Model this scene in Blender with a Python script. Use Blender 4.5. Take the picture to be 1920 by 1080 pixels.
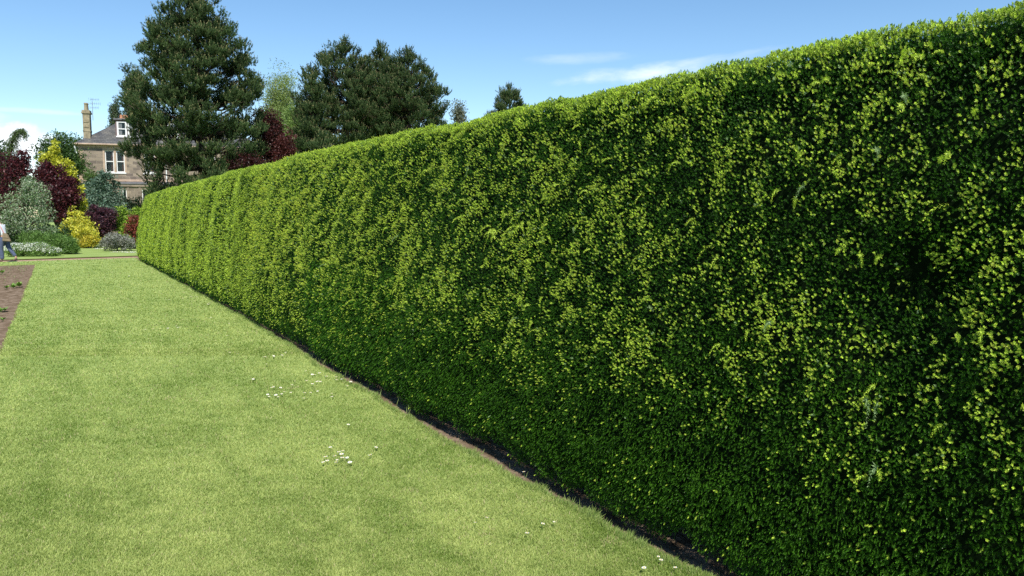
import bpy, math, random
import numpy as np
from mathutils import Vector, Matrix
rng = np.random.default_rng(11)
random.seed(5)
for o in list(bpy.data.objects): bpy.data.objects.remove(o)
sc = bpy.context.scene
COL = sc.collection
R = math.radians
# ------------------------------------------------------------------ camera, sky, sun, exposure
EYE, FPX, PITCH = 1.65, 1440.0, math.atan(134/1440)
cam = bpy.data.cameras.new('camera'); camo = bpy.data.objects.new('camera', cam); COL.objects.link(camo)
cam.sensor_width = 36; cam.lens = 27; cam.clip_start = 0.05; cam.clip_end = 3000
camo.location = (0, 0, EYE); camo.rotation_euler = (math.pi/2 - PITCH, 0, 0)
sc.camera = camo
SUN_AZ, SUN_EL = 165.0, 51.0          # azimuth clockwise from +Y
az, el = R(SUN_AZ), R(SUN_EL)
SDIR = np.array([math.sin(az)*math.cos(el), math.cos(az)*math.cos(el), math.sin(el)])
sun = bpy.data.lights.new('sun', 'SUN'); sun.energy = 4.6; sun.angle = R(0.5); sun.color = (1.0, 0.95, 0.87)
suno = bpy.data.objects.new('sun', sun); COL.objects.link(suno)
suno.rotation_euler = Vector(SDIR).to_track_quat('Z', 'Y').to_euler()
suno.location = (0, 0, 40)
world = bpy.data.worlds.new('World'); sc.world = world; world.use_nodes = True
wn, wl = world.node_tree.nodes, world.node_tree.links
wn.clear()
wout = wn.new('ShaderNodeOutputWorld'); bg = wn.new('ShaderNodeBackground'); bg.inputs['Strength'].default_value = 0.125
sky = wn.new('ShaderNodeTexSky'); sky.sky_type = 'NISHITA'; sky.sun_disc = False
sky.sun_elevation = el; sky.sun_rotation = az; sky.altitude = 900; sky.air_density = 1.0; sky.dust_density = 0.0; sky.ozone_density = 1.0
hs = wn.new('ShaderNodeHueSaturation'); hs.inputs['Saturation'].default_value = 1.17; hs.inputs['Hue'].default_value = 0.497; hs.inputs['Value'].default_value = 1.0
wl.new(sky.outputs[0], hs.inputs['Color'])
tc = wn.new('ShaderNodeTexCoord')

def wmath(op, a, b=None, c=None):
    n = wn.new('ShaderNodeMath'); n.operation = op
    for i, v in enumerate((a, b, c)):
        if v is None: continue
        if isinstance(v, (int, float)): n.inputs[i].default_value = v
        else: wl.new(v, n.inputs[i])
    return n.outputs[0]
sep = wn.new('ShaderNodeSeparateXYZ'); wl.new(tc.outputs['Generated'], sep.inputs[0])
azi = wmath('ARCTAN2', sep.outputs[0], sep.outputs[1])         # clockwise from +Y
ele = wmath('ARCSINE', sep.outputs[2])
def dirang(px, py):
    x, y = (px-960)/FPX, -(py-540)/FPX
    cp, sp = math.cos(PITCH), math.sin(PITCH)
    d = np.array([x, cp + y*sp, -sp + y*cp]); d /= np.linalg.norm(d)
    return math.atan2(d[0], d[1]), math.asin(d[2])
def cloud(px, py, wx, wy, scale, stretch, dens, rot=0.0, soft=1.0, flatbase=0.0):
    """a cloud at a fixed place of the sky: azimuth / elevation ellipse broken up by noise"""
    a0, e0 = dirang(px, py)
    da = wmath('SUBTRACT', azi, a0); de = wmath('SUBTRACT', ele, e0)
    de = wmath('SUBTRACT', de, wmath('MULTIPLY', da, rot))
    ua = wmath('DIVIDE', da, wx/FPX); ue = wmath('DIVIDE', de, wy/FPX)
    r2 = wmath('ADD', wmath('MULTIPLY', ua, ua), wmath('MULTIPLY', ue, ue))
    comb = wn.new('ShaderNodeCombineXYZ')
    wl.new(wmath('MULTIPLY', da, scale), comb.inputs[0]); wl.new(wmath('MULTIPLY', de, scale*stretch), comb.inputs[1])
    comb.inputs[2].default_value = px*0.01
    nz = wn.new('ShaderNodeTexNoise'); nz.inputs['Detail'].default_value = 6; nz.inputs['Roughness'].default_value = 0.6
    nz.inputs['Scale'].default_value = 1.0; wl.new(comb.outputs[0], nz.inputs['Vector'])
    v = wmath('ADD', wmath('SUBTRACT', 1.0, r2), wmath('MULTIPLY', wmath('SUBTRACT', nz.outputs[0], 0.5), 2.4))
    mr = wn.new('ShaderNodeMapRange'); mr.interpolation_type = 'SMOOTHSTEP'
    wl.new(v, mr.inputs[0]); mr.inputs[1].default_value = 0.0; mr.inputs[2].default_value = soft
    mr.inputs[3].default_value = 0.0; mr.inputs[4].default_value = dens
    return mr.outputs[0]
cl = [cloud(1200, 136, 160, 19, 13, 3.0, 0.85, rot=0.07, soft=1.9),
      cloud(1300, 120, 150, 13, 14, 4, 0.5, rot=0.12, soft=2.0),
      cloud(1085, 111, 110, 12, 12, 4, 0.34, rot=0.02, soft=2.2),
      cloud(60, 208, 110, 6, 16, 5, 0.28, rot=0.0, soft=1.5),
      cloud(30, 262, 62, 27, 30, 1.3, 0.95, soft=0.9),
      cloud(70, 300, 60, 40, 24, 1.4, 0.55, soft=1.3),
      cloud(-220, 215, 160, 40, 14, 2.2, 0.7, soft=1.2)]
acc = cl[0]
for c in cl[1:]: acc = wmath('MAXIMUM', acc, c)
mixc = wn.new('ShaderNodeMix'); mixc.data_type = 'RGBA'
wl.new(acc, mixc.inputs['Factor']); wl.new(hs.outputs[0], mixc.inputs['A'])
mixc.inputs['B'].default_value = (7.6, 7.9, 8.3, 1)
wl.new(mixc.outputs['Result'], bg.inputs['Color']); wl.new(bg.outputs[0], wout.inputs['Surface'])
sc.view_settings.view_transform = 'Standard'; sc.view_settings.look = 'None'
sc.view_settings.exposure = 0.42; sc.view_settings.gamma = 1.0
try:
    sc.cycles.max_bounces = 6; sc.cycles.diffuse_bounces = 3; sc.cycles.glossy_bounces = 2
    sc.cycles.transmission_bounces = 3; sc.cycles.transparent_max_bounces = 4
    sc.cycles.use_denoising = False
except Exception: pass

# ------------------------------------------------------------------ survey helpers: a photo pixel and a distance give a place
_F = np.array([0, math.cos(PITCH), -math.sin(PITCH)]); _U = np.array([0, math.sin(PITCH), math.cos(PITCH)]); _R = np.array([1., 0, 0])
CAM = np.array([0, 0, EYE])
def ray(x, y): return _F + (x-960)/FPX*_R - (y-540)/FPX*_U
def ground(x, y, z=0.0):
    r = ray(x, y); return CAM + r*(z-EYE)/r[2]
def at(x, y, Y):
    r = ray(x, y); return CAM + r*Y/r[1]

# ------------------------------------------------------------------ object helpers
def tag(o, label=None, cat=None, group=None, kind=None):
    if label: o['label'] = label
    if cat: o['category'] = cat
    if group: o['group'] = group
    if kind: o['kind'] = kind
    return o
def empty(name, loc=(0, 0, 0), rz=0.0, label=None, cat=None, group=None):
    o = bpy.data.objects.new(name, None); COL.objects.link(o)
    o.location = loc; o.rotation_euler = (0, 0, rz); o.empty_display_size = 0.3
    return tag(o, label, cat, group)
def mesh_np(name, verts, faces, mat, parent=None, cols=None, smooth=False):
    """verts (N,3), faces (M,k) array; cols (N,3)"""
    verts = np.asarray(verts, np.float32); faces = np.asarray(faces, np.int32)
    me = bpy.data.meshes.new(name); M, k = faces.shape
    me.vertices.add(len(verts)); me.vertices.foreach_set('co', verts.ravel())
    me.loops.add(M*k); me.loops.foreach_set('vertex_index', faces.ravel())
    me.polygons.add(M); me.polygons.foreach_set('loop_start', np.arange(0, M*k, k, dtype=np.int32))
    try: me.polygons.foreach_set('loop_total', np.full(M, k, np.int32))
    except Exception: pass
    if smooth: me.polygons.foreach_set('use_smooth', np.ones(M, bool))
    if cols is not None:
        at_ = me.attributes.new('Col', 'FLOAT_COLOR', 'POINT')
        c4 = np.ones((len(verts), 4), np.float32); c4[:, :3] = np.clip(cols, 0, 1)
        at_.data.foreach_set('color', c4.ravel())
    me.update(); me.materials.append(mat)
    o = bpy.data.objects.new(name, me); COL.objects.link(o)
    if parent is not None: o.parent = parent
    return o
class MB:
    """mesh builder of boxes, prisms and tubes"""
    def __init__(s): s.v = []; s.f = []
    def add(s, vs, fs):
        b = len(s.v); s.v += [tuple(map(float, v)) for v in vs]; s.f += [tuple(b+i for i in f) for f in fs]; return s
    def box(s, x0, x1, y0, y1, z0, z1):
        return s.add([(x0,y0,z0),(x1,y0,z0),(x1,y1,z0),(x0,y1,z0),(x0,y0,z1),(x1,y0,z1),(x1,y1,z1),(x0,y1,z1)],
                     [(0,3,2,1),(4,5,6,7),(0,1,5,4),(1,2,6,5),(2,3,7,6),(3,0,4,7)])
    def tube(s, pts, rad, n=8, cap=True):
        pts = [np.array(p, float) for p in pts]
        if isinstance(rad, (int, float)): rad = [rad]*len(pts)
        vs = []; ref = None
        for i, p in enumerate(pts):
            t = pts[min(i+1, len(pts)-1)] - pts[max(i-1, 0)]; t /= (np.linalg.norm(t)+1e-9)
            if ref is None or abs(t@ref) > .95: ref = np.array([1., 0, 0]) if abs(t[0]) < .8 else np.array([0, 1., 0])
            a = np.cross(t, ref); a /= np.linalg.norm(a); b = np.cross(t, a)
            for k in range(n):
                w = 2*math.pi*k/n; vs.append(p + rad[i]*(math.cos(w)*a + math.sin(w)*b))
        fs = []
        for i in range(len(pts)-1):
            for k in range(n):
                k2 = (k+1) % n; fs.append((i*n+k, i*n+k2, (i+1)*n+k2, (i+1)*n+k))
        if cap: fs.append(tuple(range(n))[::-1]); fs.append(tuple((len(pts)-1)*n+k for k in range(n)))
        return s.add(vs, fs)
    def build(s, name, mat, parent=None, smooth=False, bevel=0.0, loc=None):
        me = bpy.data.meshes.new(name); me.from_pydata(s.v, [], s.f); me.update(); me.materials.append(mat)
        if smooth:
            for p in me.polygons: p.use_smooth = True
        o = bpy.data.objects.new(name, me); COL.objects.link(o)
        if parent is not None: o.parent = parent
        if loc is not None: o.location = loc
        if bevel:
            m = o.modifiers.new('bevel', 'BEVEL'); m.width = bevel; m.segments = 2; m.limit_method = 'ANGLE'
        return o

# ------------------------------------------------------------------ materials
def newmat(name):
    m = bpy.data.materials.new(name); m.use_nodes = True
    nt = m.node_tree; b = nt.nodes['Principled BSDF']; return m, nt, b
def leaf_mat(name, rough=0.5, spec=0.35, trans=0.25, tint=(1.1, 1.15, 0.6)):
    m, nt, b = newmat(name)
    a = nt.nodes.new('ShaderNodeAttribute'); a.attribute_name = 'Col'
    nt.links.new(a.outputs['Color'], b.inputs['Base Color'])
    b.inputs['Roughness'].default_value = rough; b.inputs['Specular IOR Level'].default_value = spec
    tr = nt.nodes.new('ShaderNodeBsdfTranslucent'); mx = nt.nodes.new('ShaderNodeMixShader')
    mul = nt.nodes.new('ShaderNodeMix'); mul.data_type = 'RGBA'; mul.blend_type = 'MULTIPLY'; mul.inputs['Factor'].default_value = 1
    nt.links.new(a.outputs['Color'], mul.inputs['A']); mul.inputs['B'].default_value = (*tint, 1)
    nt.links.new(mul.outputs['Result'], tr.inputs['Color'])
    mx.inputs[0].default_value = trans
    nt.links.new(b.outputs[0], mx.inputs[1]); nt.links.new(tr.outputs[0], mx.inputs[2])
    nt.links.new(mx.outputs[0], nt.nodes['Material Output'].inputs['Surface'])
    return m
def noise_mat(name, c1, c2, scale=5.0, detail=6, rough=0.8, bump=0.0, bscale=40.0, c3=None, spec=0.3, stretch=None, metallic=0.0):
    m, nt, b = newmat(name); N, L = nt.nodes, nt.links
    tc = N.new('ShaderNodeTexCoord'); vec = tc.outputs['Object']
    if stretch:
        mp = N.new('ShaderNodeMapping'); mp.inputs['Scale'].default_value = stretch; L.new(vec, mp.inputs[0]); vec = mp.outputs[0]
    nz = N.new('ShaderNodeTexNoise'); nz.inputs['Scale'].default_value = scale; nz.inputs['Detail'].default_value = detail
    L.new(vec, nz.inputs['Vector'])
    cr = N.new('ShaderNodeValToRGB'); cr.color_ramp.elements[0].position = .3; cr.color_ramp.elements[1].position = .7
    cr.color_ramp.elements[0].color = (*c1, 1); cr.color_ramp.elements[1].color = (*c2, 1)
    if c3: e = cr.color_ramp.elements.new(.5); e.color = (*c3, 1)
    L.new(nz.outputs[0], cr.inputs[0]); L.new(cr.outputs[0], b.inputs['Base Color'])
    b.inputs['Roughness'].default_value = rough; b.inputs['Specular IOR Level'].default_value = spec; b.inputs['Metallic'].default_value = metallic
    if bump:
        n2 = N.new('ShaderNodeTexNoise'); n2.inputs['Scale'].default_value = bscale; n2.inputs['Detail'].default_value = 8
        L.new(vec, n2.inputs['Vector'])
        bp = N.new('ShaderNodeBump'); bp.inputs['Strength'].default_value = bump; bp.inputs['Distance'].default_value = .02
        L.new(n2.outputs[0], bp.inputs['Height']); L.new(bp.outputs[0], b.inputs['Normal'])
    return m
M_leaf = leaf_mat('leaves'); M_yew = leaf_mat('yew_needles', rough=.4, spec=.25, trans=.12)
M_needle = leaf_mat('pine_needles', rough=.6, spec=.15, trans=.15); M_grass = leaf_mat('grass_blades', rough=.55, spec=.25, trans=.25)
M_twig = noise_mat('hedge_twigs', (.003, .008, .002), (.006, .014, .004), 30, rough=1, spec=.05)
M_bark = noise_mat('bark', (.035, .025, .018), (.10, .075, .055), 6, rough=.95, bump=.6, stretch=(3, 3, .6))
M_palebark = noise_mat('pale_bark', (.16, .15, .12), (.32, .30, .26), 6, rough=.9, stretch=(3, 3, .6))
M_soil = noise_mat('soil', (.11, .078, .048), (.27, .205, .150), 9, detail=10, rough=1.0, bump=.9, bscale=35, c3=(.19, .138, .094), spec=0)
M_edge = noise_mat('turf_edge_dark_brown', (.035, .028, .012), (.07, .055, .025), 12, rough=1, spec=0)  # edge strip in a darker brown than the bed
M_path = noise_mat('path_gravel', (.30, .19, .12), (.46, .33, .23), 20, rough=1.0, bump=.4, spec=.1)

# smooth pseudo noise on numpy arrays
def wnoise(x, y, wl_, seed, oct_=3):
    g = np.random.default_rng(seed); out = np.zeros_like(x, dtype=float); amp = 1; tot = 0
    for o_ in range(oct_):
        for _ in range(5):
            a = g.uniform(0, 2*np.pi); k = 2*np.pi/(wl_*g.uniform(.7, 1.4)); ph = g.uniform(0, 2*np.pi)
            out += amp*np.sin(k*(x*np.cos(a)+y*np.sin(a))+ph + 1.3*np.sin(.7*k*(x*np.sin(a)-y*np.cos(a))+ph*2))
        tot += amp*math.sqrt(2.5); amp *= .55; wl_ *= .45
    return out/tot
def smooth01(x, a, b):
    t = np.clip((x-a)/(b-a), 0, 1); return t*t*(3-2*t)
def unit(v): return v/(np.linalg.norm(v, axis=-1, keepdims=True)+1e-9)

# ------------------------------------------------------------------ the hedge frame: s runs along it, off is the distance from the camera's line
HA = R(30.4)
HD = np.array([-math.sin(HA), math.cos(HA), 0]); HN = np.array([math.cos(HA), math.sin(HA), 0])   # along, and into the hedge
FACE = 2.50
def hw(s, off, z): return s[..., None]*HD + off[..., None]*HN + z[..., None]*np.array([0, 0, 1.])

# ------------------------------------------------------------------ ground, lawn, paths, soil
def lawn_mat():
    m, nt, b = newmat('lawn'); N, L = nt.nodes, nt.links
    tc = N.new('ShaderNodeTexCoord'); g = N.new('ShaderNodeNewGeometry')
    def nz(scale, det=4, vec=None, ro=.55):
        n = N.new('ShaderNodeTexNoise'); n.inputs['Scale'].default_value = scale; n.inputs['Detail'].default_value = det; n.inputs['Roughness'].default_value = ro
        L.new(vec or g.outputs['Position'], n.inputs['Vector']); return n.outputs[0]
    mp = N.new('ShaderNodeMapping'); mp.inputs['Rotation'].default_value = (0, 0, R(8)); mp.inputs['Scale'].default_value = (.55, 1.3, 1)
    L.new(g.outputs['Position'], mp.inputs[0])
    cr = N.new('ShaderNodeValToRGB'); e = cr.color_ramp.elements
    e[0].position = .34; e[0].color = (.18, .27, .058, 1); e[1].position = .66; e[1].color = (.32, .405, .125, 1)
    k = e.new(.5); k.color = (.27, .355, .10, 1)
    mixn = N.new('ShaderNodeMath'); mixn.operation = 'MULTIPLY_ADD'
    L.new(nz(1.0, 6, mp.outputs[0], .7), mixn.inputs[0]); mixn.inputs[1].default_value = .75
    mm = N.new('ShaderNodeMath'); mm.operation = 'MULTIPLY'; L.new(nz(160, 3), mm.inputs[0]); mm.inputs[1].default_value = .25
    L.new(mm.outputs[0], mixn.inputs[2]); L.new(mixn.outputs[0], cr.inputs[0])
    L.new(cr.outputs[0], b.inputs['Base Color']); b.inputs['Roughness'].default_value = .9; b.inputs['Specular IOR Level'].default_value = .15
    bp = N.new('ShaderNodeBump'); bp.inputs['Strength'].default_value = .5; bp.inputs['Distance'].default_value = .012
    L.new(nz(120, 6), bp.inputs['Height']); L.new(bp.outputs[0], b.inputs['Normal'])
    return m
M_lawn = lawn_mat()
M_ground = noise_mat('ground_grass', (.04, .07, .02), (.09, .13, .035), .3, rough=1)
def sheet(name, poly, z, mat, kind='structure', drop=0.0):
    n = len(poly); vs = [(p[0], p[1], z) for p in poly]; fs = [tuple(range(n))]
    if drop:
        vs += [(p[0], p[1], z-drop) for p in poly]
        fs += [(i, i+n, (i+1) % n+n, (i+1) % n) for i in range(n)]
    me = bpy.data.meshes.new(name); me.from_pydata(vs, [], fs); me.materials.append(mat)
    import bmesh
    bm = bmesh.new(); bm.from_mesh(me); bmesh.ops.recalc_face_normals(bm, faces=bm.faces)
    if bm.faces[0:] and max(bm.faces, key=lambda f: f.calc_area()).normal.z < 0: bmesh.ops.reverse_faces(bm, faces=bm.faces)
    bm.to_mesh(me); bm.free()
    o = bpy.data.objects.new(name, me); COL.objects.link(o); tag(o, kind=kind); return o
sheet('ground', [(-900, -400), (900, -400), (900, 1500), (-900, 1500)], -0.16, M_ground)
# corner points surveyed on the ground
bedA = ground(68, 494.5)[:2]; bedB = ground(0, 662)[:2]
bd = bedB-bedA; bedC = bedA + bd*1.6
pl0, pl1 = ground(0, 491.5)[:2], ground(258, 483.2)[:2]; pdir = (pl1-pl0)/np.linalg.norm(pl1-pl0); pn = np.array([-pdir[1], pdir[0]])
pathN0, pathN1 = pl0-pdir*40, pl1+pdir*30
PW = 1.7
bl0 = bedA; bl_far = bedA - pdir*45
# lawn: near lawn with the hedge edge wavering a little
def edge_off(s): return np.interp(s, [-9, 2.5, 3.2, 4.0, 7.5, 9, 12, 36], [2.49, 2.49, 2.43, 2.40, 2.40, 2.44, 2.52, 2.54])
edge = []
for s in np.arange(-9, 36, .12):
    o_ = edge_off(s) + .02*math.sin(s*2.1) + .014*math.sin(s*5.7+1) + .010*math.sin(s*13+2) + random.uniform(-.008, .008)
    edge.append(tuple((s*HD + o_*HN)[:2]))
def line_isect(p, d, q, e):
    A = np.array([[d[0], -e[0]], [d[1], -e[1]]]); t = np.linalg.solve(A, np.array(q)-np.array(p)); return np.array(p)+t[0]*np.array(d)
endp = line_isect(pl0, pdir, (HD*0+HN*2.56)[:2], HD[:2])
edge = [e_ for e_ in edge if (np.array(e_)-endp)@HD[:2] < -.05]
bededge = []
L_ = np.linalg.norm(bedC-bedA)
for t in np.arange(0, 1, .01):
    p = bedC + (bedA-bedC)*t; nrm = np.array([bd[1], -bd[0]])/np.linalg.norm(bd)
    bededge.append(tuple(p + nrm*(.015*math.sin(t*60)+random.uniform(-.01, .01))))
bfar = bl_far
poly = [(-60, -8)] + [( edge[0][0], -8)] + edge + [tuple(endp)] + [tuple(pathN0)] + [tuple(bfar)] + [tuple(bedA)] + bededge[::-1] + [(bedC[0], bedC[1])] + [(-60, bedC[1]-1)]
# bededge runs C->A, reversed gives A->C
lawn = sheet('lawn', poly, 0.0, M_lawn, drop=.10)
# far lawn beyond the path
f0, f1 = pathN0+pn*PW, pathN1+pn*PW
sheet('far_lawn', [tuple(f0), tuple(f1), (60, 300), (-160, 300)], .012, M_lawn, drop=.12)
tb = MB()
for k_ in range(40):
    p_, q_ = f0+(f1-f0)*k_/40, f0+(f1-f0)*(k_+1)/40; o_ = pn*-.02
    tb.add([(*(p_+o_), -.1), (*(q_+o_), -.1), (*(q_+o_), .004), (*(p_+o_), .004), (*(p_-o_), .004), (*(q_-o_), .004)], [(0, 1, 2, 3), (3, 2, 5, 4)])
tag(tb.build('turf_edge', M_edge), kind='structure')
sheet('path', [tuple(pathN0-pn*.05), tuple(pathN1-pn*.05), tuple(pathN1+pn*(PW+.05)), tuple(pathN0+pn*(PW+.05))], -.035, M_path)
# lawn on the hedge's other side
def clod_sheet(name, o0, du, dv, lu, lv, nu, nv, z, amp):
    u = np.linspace(0, lu, nu); v = np.linspace(0, lv, nv); uu, vv = np.meshgrid(u, v, indexing='ij')
    X = o0[0]+uu*du[0]+vv*dv[0]; Y = o0[1]+uu*du[1]+vv*dv[1]
    Z = z + amp*(.5*wnoise(X, Y, .5, 3, 4) + .5*rng.normal(0, 1, X.shape)*.45)
    V = np.stack([X, Y, Z], -1).reshape(-1, 3); i = np.arange(nu-1)[:, None]*nv+np.arange(nv-1)[None, :]
    Fq = np.stack([i, i+nv, i+nv+1, i+1], -1).reshape(-1, 4)
    o = mesh_np(name, V, Fq, M_soil, smooth=True); tag(o, kind='structure'); return o
bu = bd/np.linalg.norm(bd)
clod_sheet('flower_bed', bedA-bu*.02+pdir*.03, bu, -pdir, L_+1, 22, 380, 420, -.035, .017)
clod_sheet('soil_strip', (HD*-3+HN*2.36)[:2], HD[:2], HN[:2], 38, .9, 1500, 44, -.03, .007)

# ------------------------------------------------------------------ leaf-scale geometry
def needles(base, d, wdir, ln, wd, col, tipcol=None):
    """rhombic blades; base,d,wdir (N,3); ln,wd (N,)"""
    n = len(base); mid = base + d*(ln*.45)[:, None]; w = wdir*(wd*.5)[:, None]
    V = np.stack([base, mid+w, base+d*ln[:, None], mid-w], 1).reshape(-1, 3)
    Fq = np.arange(n*4).reshape(n, 4)
    tipcol = col if tipcol is None else tipcol
    Cc = np.stack([col, (col+tipcol)/2, tipcol, (col+tipcol)/2], 1).reshape(-1, 3)
    return V, Fq, Cc
def merge(parts):
    V = np.concatenate([p[0] for p in parts]); C_ = np.concatenate([p[2] for p in parts]); off = 0; F = []
    for p in parts: F.append(p[1]+off); off += len(p[0])
    return V, np.concatenate(F), C_
def shoots(pos, axis, L, nn, nl, nw, base_c, tip_c, spread=(75, 22), start=.15):
    """leafy shoots: nn needles round each axis, opening from spread[0] at the base to spread[1] at the tip"""
    n = len(pos); axis = unit(axis)
    ref = unit(rng.normal(0, 1, (n, 3))); a = unit(np.cross(axis, ref)); b = np.cross(axis, a)
    t = np.linspace(start, 1, nn)[None, :]; ph = (np.arange(nn)*2.39996)[None, :] + rng.uniform(0, 6.28, (n, 1))
    ph = ph + rng.normal(0, .25, (n, nn))
    op = np.radians(spread[0] + (spread[1]-spread[0])*t + rng.normal(0, 8, (n, nn)))
    rad = np.cos(ph)[..., None]*a[:, None] + np.sin(ph)[..., None]*b[:, None]
    tang = -np.sin(ph)[..., None]*a[:, None] + np.cos(ph)[..., None]*b[:, None]
    d = np.cos(op)[..., None]*axis[:, None] + np.sin(op)[..., None]*rad
    bs = pos[:, None] + axis[:, None]*(L[:, None]*t*.8)[..., None]
    ln = (nl[:, None]*np.ones((1, nn)))*(1.05-.35*t)*rng.uniform(.85, 1.15, (n, nn))
    wd = nw[:, None]*np.ones((1, nn))
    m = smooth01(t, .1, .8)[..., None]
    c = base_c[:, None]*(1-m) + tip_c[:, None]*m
    c = c*rng.uniform(.82, 1.18, (n, nn, 1))
    r = lambda x: x.reshape(-1, *x.shape[2:])
    return needles(r(bs), r(d), r(tang), r(ln), r(wd), r(c))

# ------------------------------------------------------------------ THE HEDGE
PROF = np.array([(.05, .02), (.01, .08), (-.01, .20), (-.02, .45), (-.02, .75), (.04, 1.1), (.12, 1.55), (.22, 2.05), (.30, 2.28), (.37, 2.39), (.50, 2.44),
                 (.8, 2.45), (1.2, 2.44), (1.42, 2.38), (1.55, 2.2), (1.66, 1.2), (1.62, .1)])
seg = np.linalg.norm(np.diff(PROF, axis=0), axis=1); ARC = np.concatenate([[0], np.cumsum(seg)]); FRONT = ARC[12]; TOTAL = ARC[-1]
def htop(s): return np.interp(s, [-2, 1.5, 2.5, 5, 8, 11, 16, 24, 32], [2.42, 2.42, 2.415, 2.445, 2.48, 2.50, 2.51, 2.49, 2.46])
def hedge_surf(s, v):
    """point, outward normal at length s, arc v"""
    off = np.interp(v, ARC, PROF[:, 0]); z = np.interp(v, ARC, PROF[:, 1])
    e = .04; o2 = np.interp(v+e, ARC, PROF[:, 0]) - np.interp(v-e, ARC, PROF[:, 0]); z2 = np.interp(v+e, ARC, PROF[:, 1]) - np.interp(v-e, ARC, PROF[:, 1])
    t = np.stack([o2, z2], -1); t = t/(np.linalg.norm(t, axis=-1, keepdims=True)+1e-9)
    no, nz_ = -t[..., 1], t[..., 0]
    z = z*htop(s)/2.45
    disp = bulge(s, v)
    offw = FACE + off + no*disp; zw = z + nz_*disp
    zw = zw + (1-smooth01(v, 0, .28))*.075*np.clip(wnoise(s, s*0, .33, 27, 3)+.1, 0, 1.4)*(v < 1)
    # normal tilted by the bulges
    ds = (bulge(s+.06, v)-bulge(s-.06, v))/.12; dv = (bulge(s, v+.06)-bulge(s, v-.06))/.12
    nrm = no[..., None]*HN + nz_[..., None]*np.array([0, 0, 1.]) - ds[..., None]*HD - dv[..., None]*(t[..., 0:1]*HN + t[..., 1:2]*np.array([0, 0, 1.]))
    return hw(s, offw, np.maximum(zw, .02)), unit(nrm)
def bulge(s, v):
    a = .030*wnoise(s, v*.30, 2.6, 21, 2) + .007*wnoise(s, v*.7, .9, 22, 2) + (.011-.008*smooth01(s, 8, 14))*wnoise(s*1.0, v, .28, 23, 2)
    a = a*(.45+.55*smooth01(v, .1, .9))*(1-.6*smooth01(v, ARC[8], ARC[10]))
    hole = -.13*np.exp(-(((s-1.62)/.13)**2+((v-1.45)/.10)**2)) - .05*np.exp(-(((s-1.75)/.35)**2+((v-1.35)/.35)**2))
    hole = hole - .05*np.exp(-(((s-4.9)/.5)**2+((v-1.75)/.5)**2))
    return a + hole
hedge = empty('hedge', tuple(hw(np.array(15.), np.array(3.3), np.array(0.))), 0, 'long tall clipped green yew hedge running beside the lawn', 'hedge')
HB = np.array(hedge.location)
# twiggy core
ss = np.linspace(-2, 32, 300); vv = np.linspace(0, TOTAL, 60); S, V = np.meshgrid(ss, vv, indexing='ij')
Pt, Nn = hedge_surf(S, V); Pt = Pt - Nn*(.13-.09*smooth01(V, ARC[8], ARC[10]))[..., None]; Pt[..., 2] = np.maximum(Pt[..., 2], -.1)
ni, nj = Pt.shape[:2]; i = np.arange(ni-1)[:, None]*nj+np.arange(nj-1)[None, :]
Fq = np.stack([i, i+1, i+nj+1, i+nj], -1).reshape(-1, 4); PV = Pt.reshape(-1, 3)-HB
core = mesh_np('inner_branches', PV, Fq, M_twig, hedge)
for side, idx in (('a', 0), ('b', ni-1)):           # closed ends
    ring = PV[idx*nj:(idx+1)*nj]; me = bpy.data.meshes.new('end_branches'); me.from_pydata([tuple(r) for r in ring], [], [tuple(range(nj))]); me.materials.append(M_twig)
    o = bpy.data.objects.new('end_branches', me); COL.objects.link(o); o.parent = hedge

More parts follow.
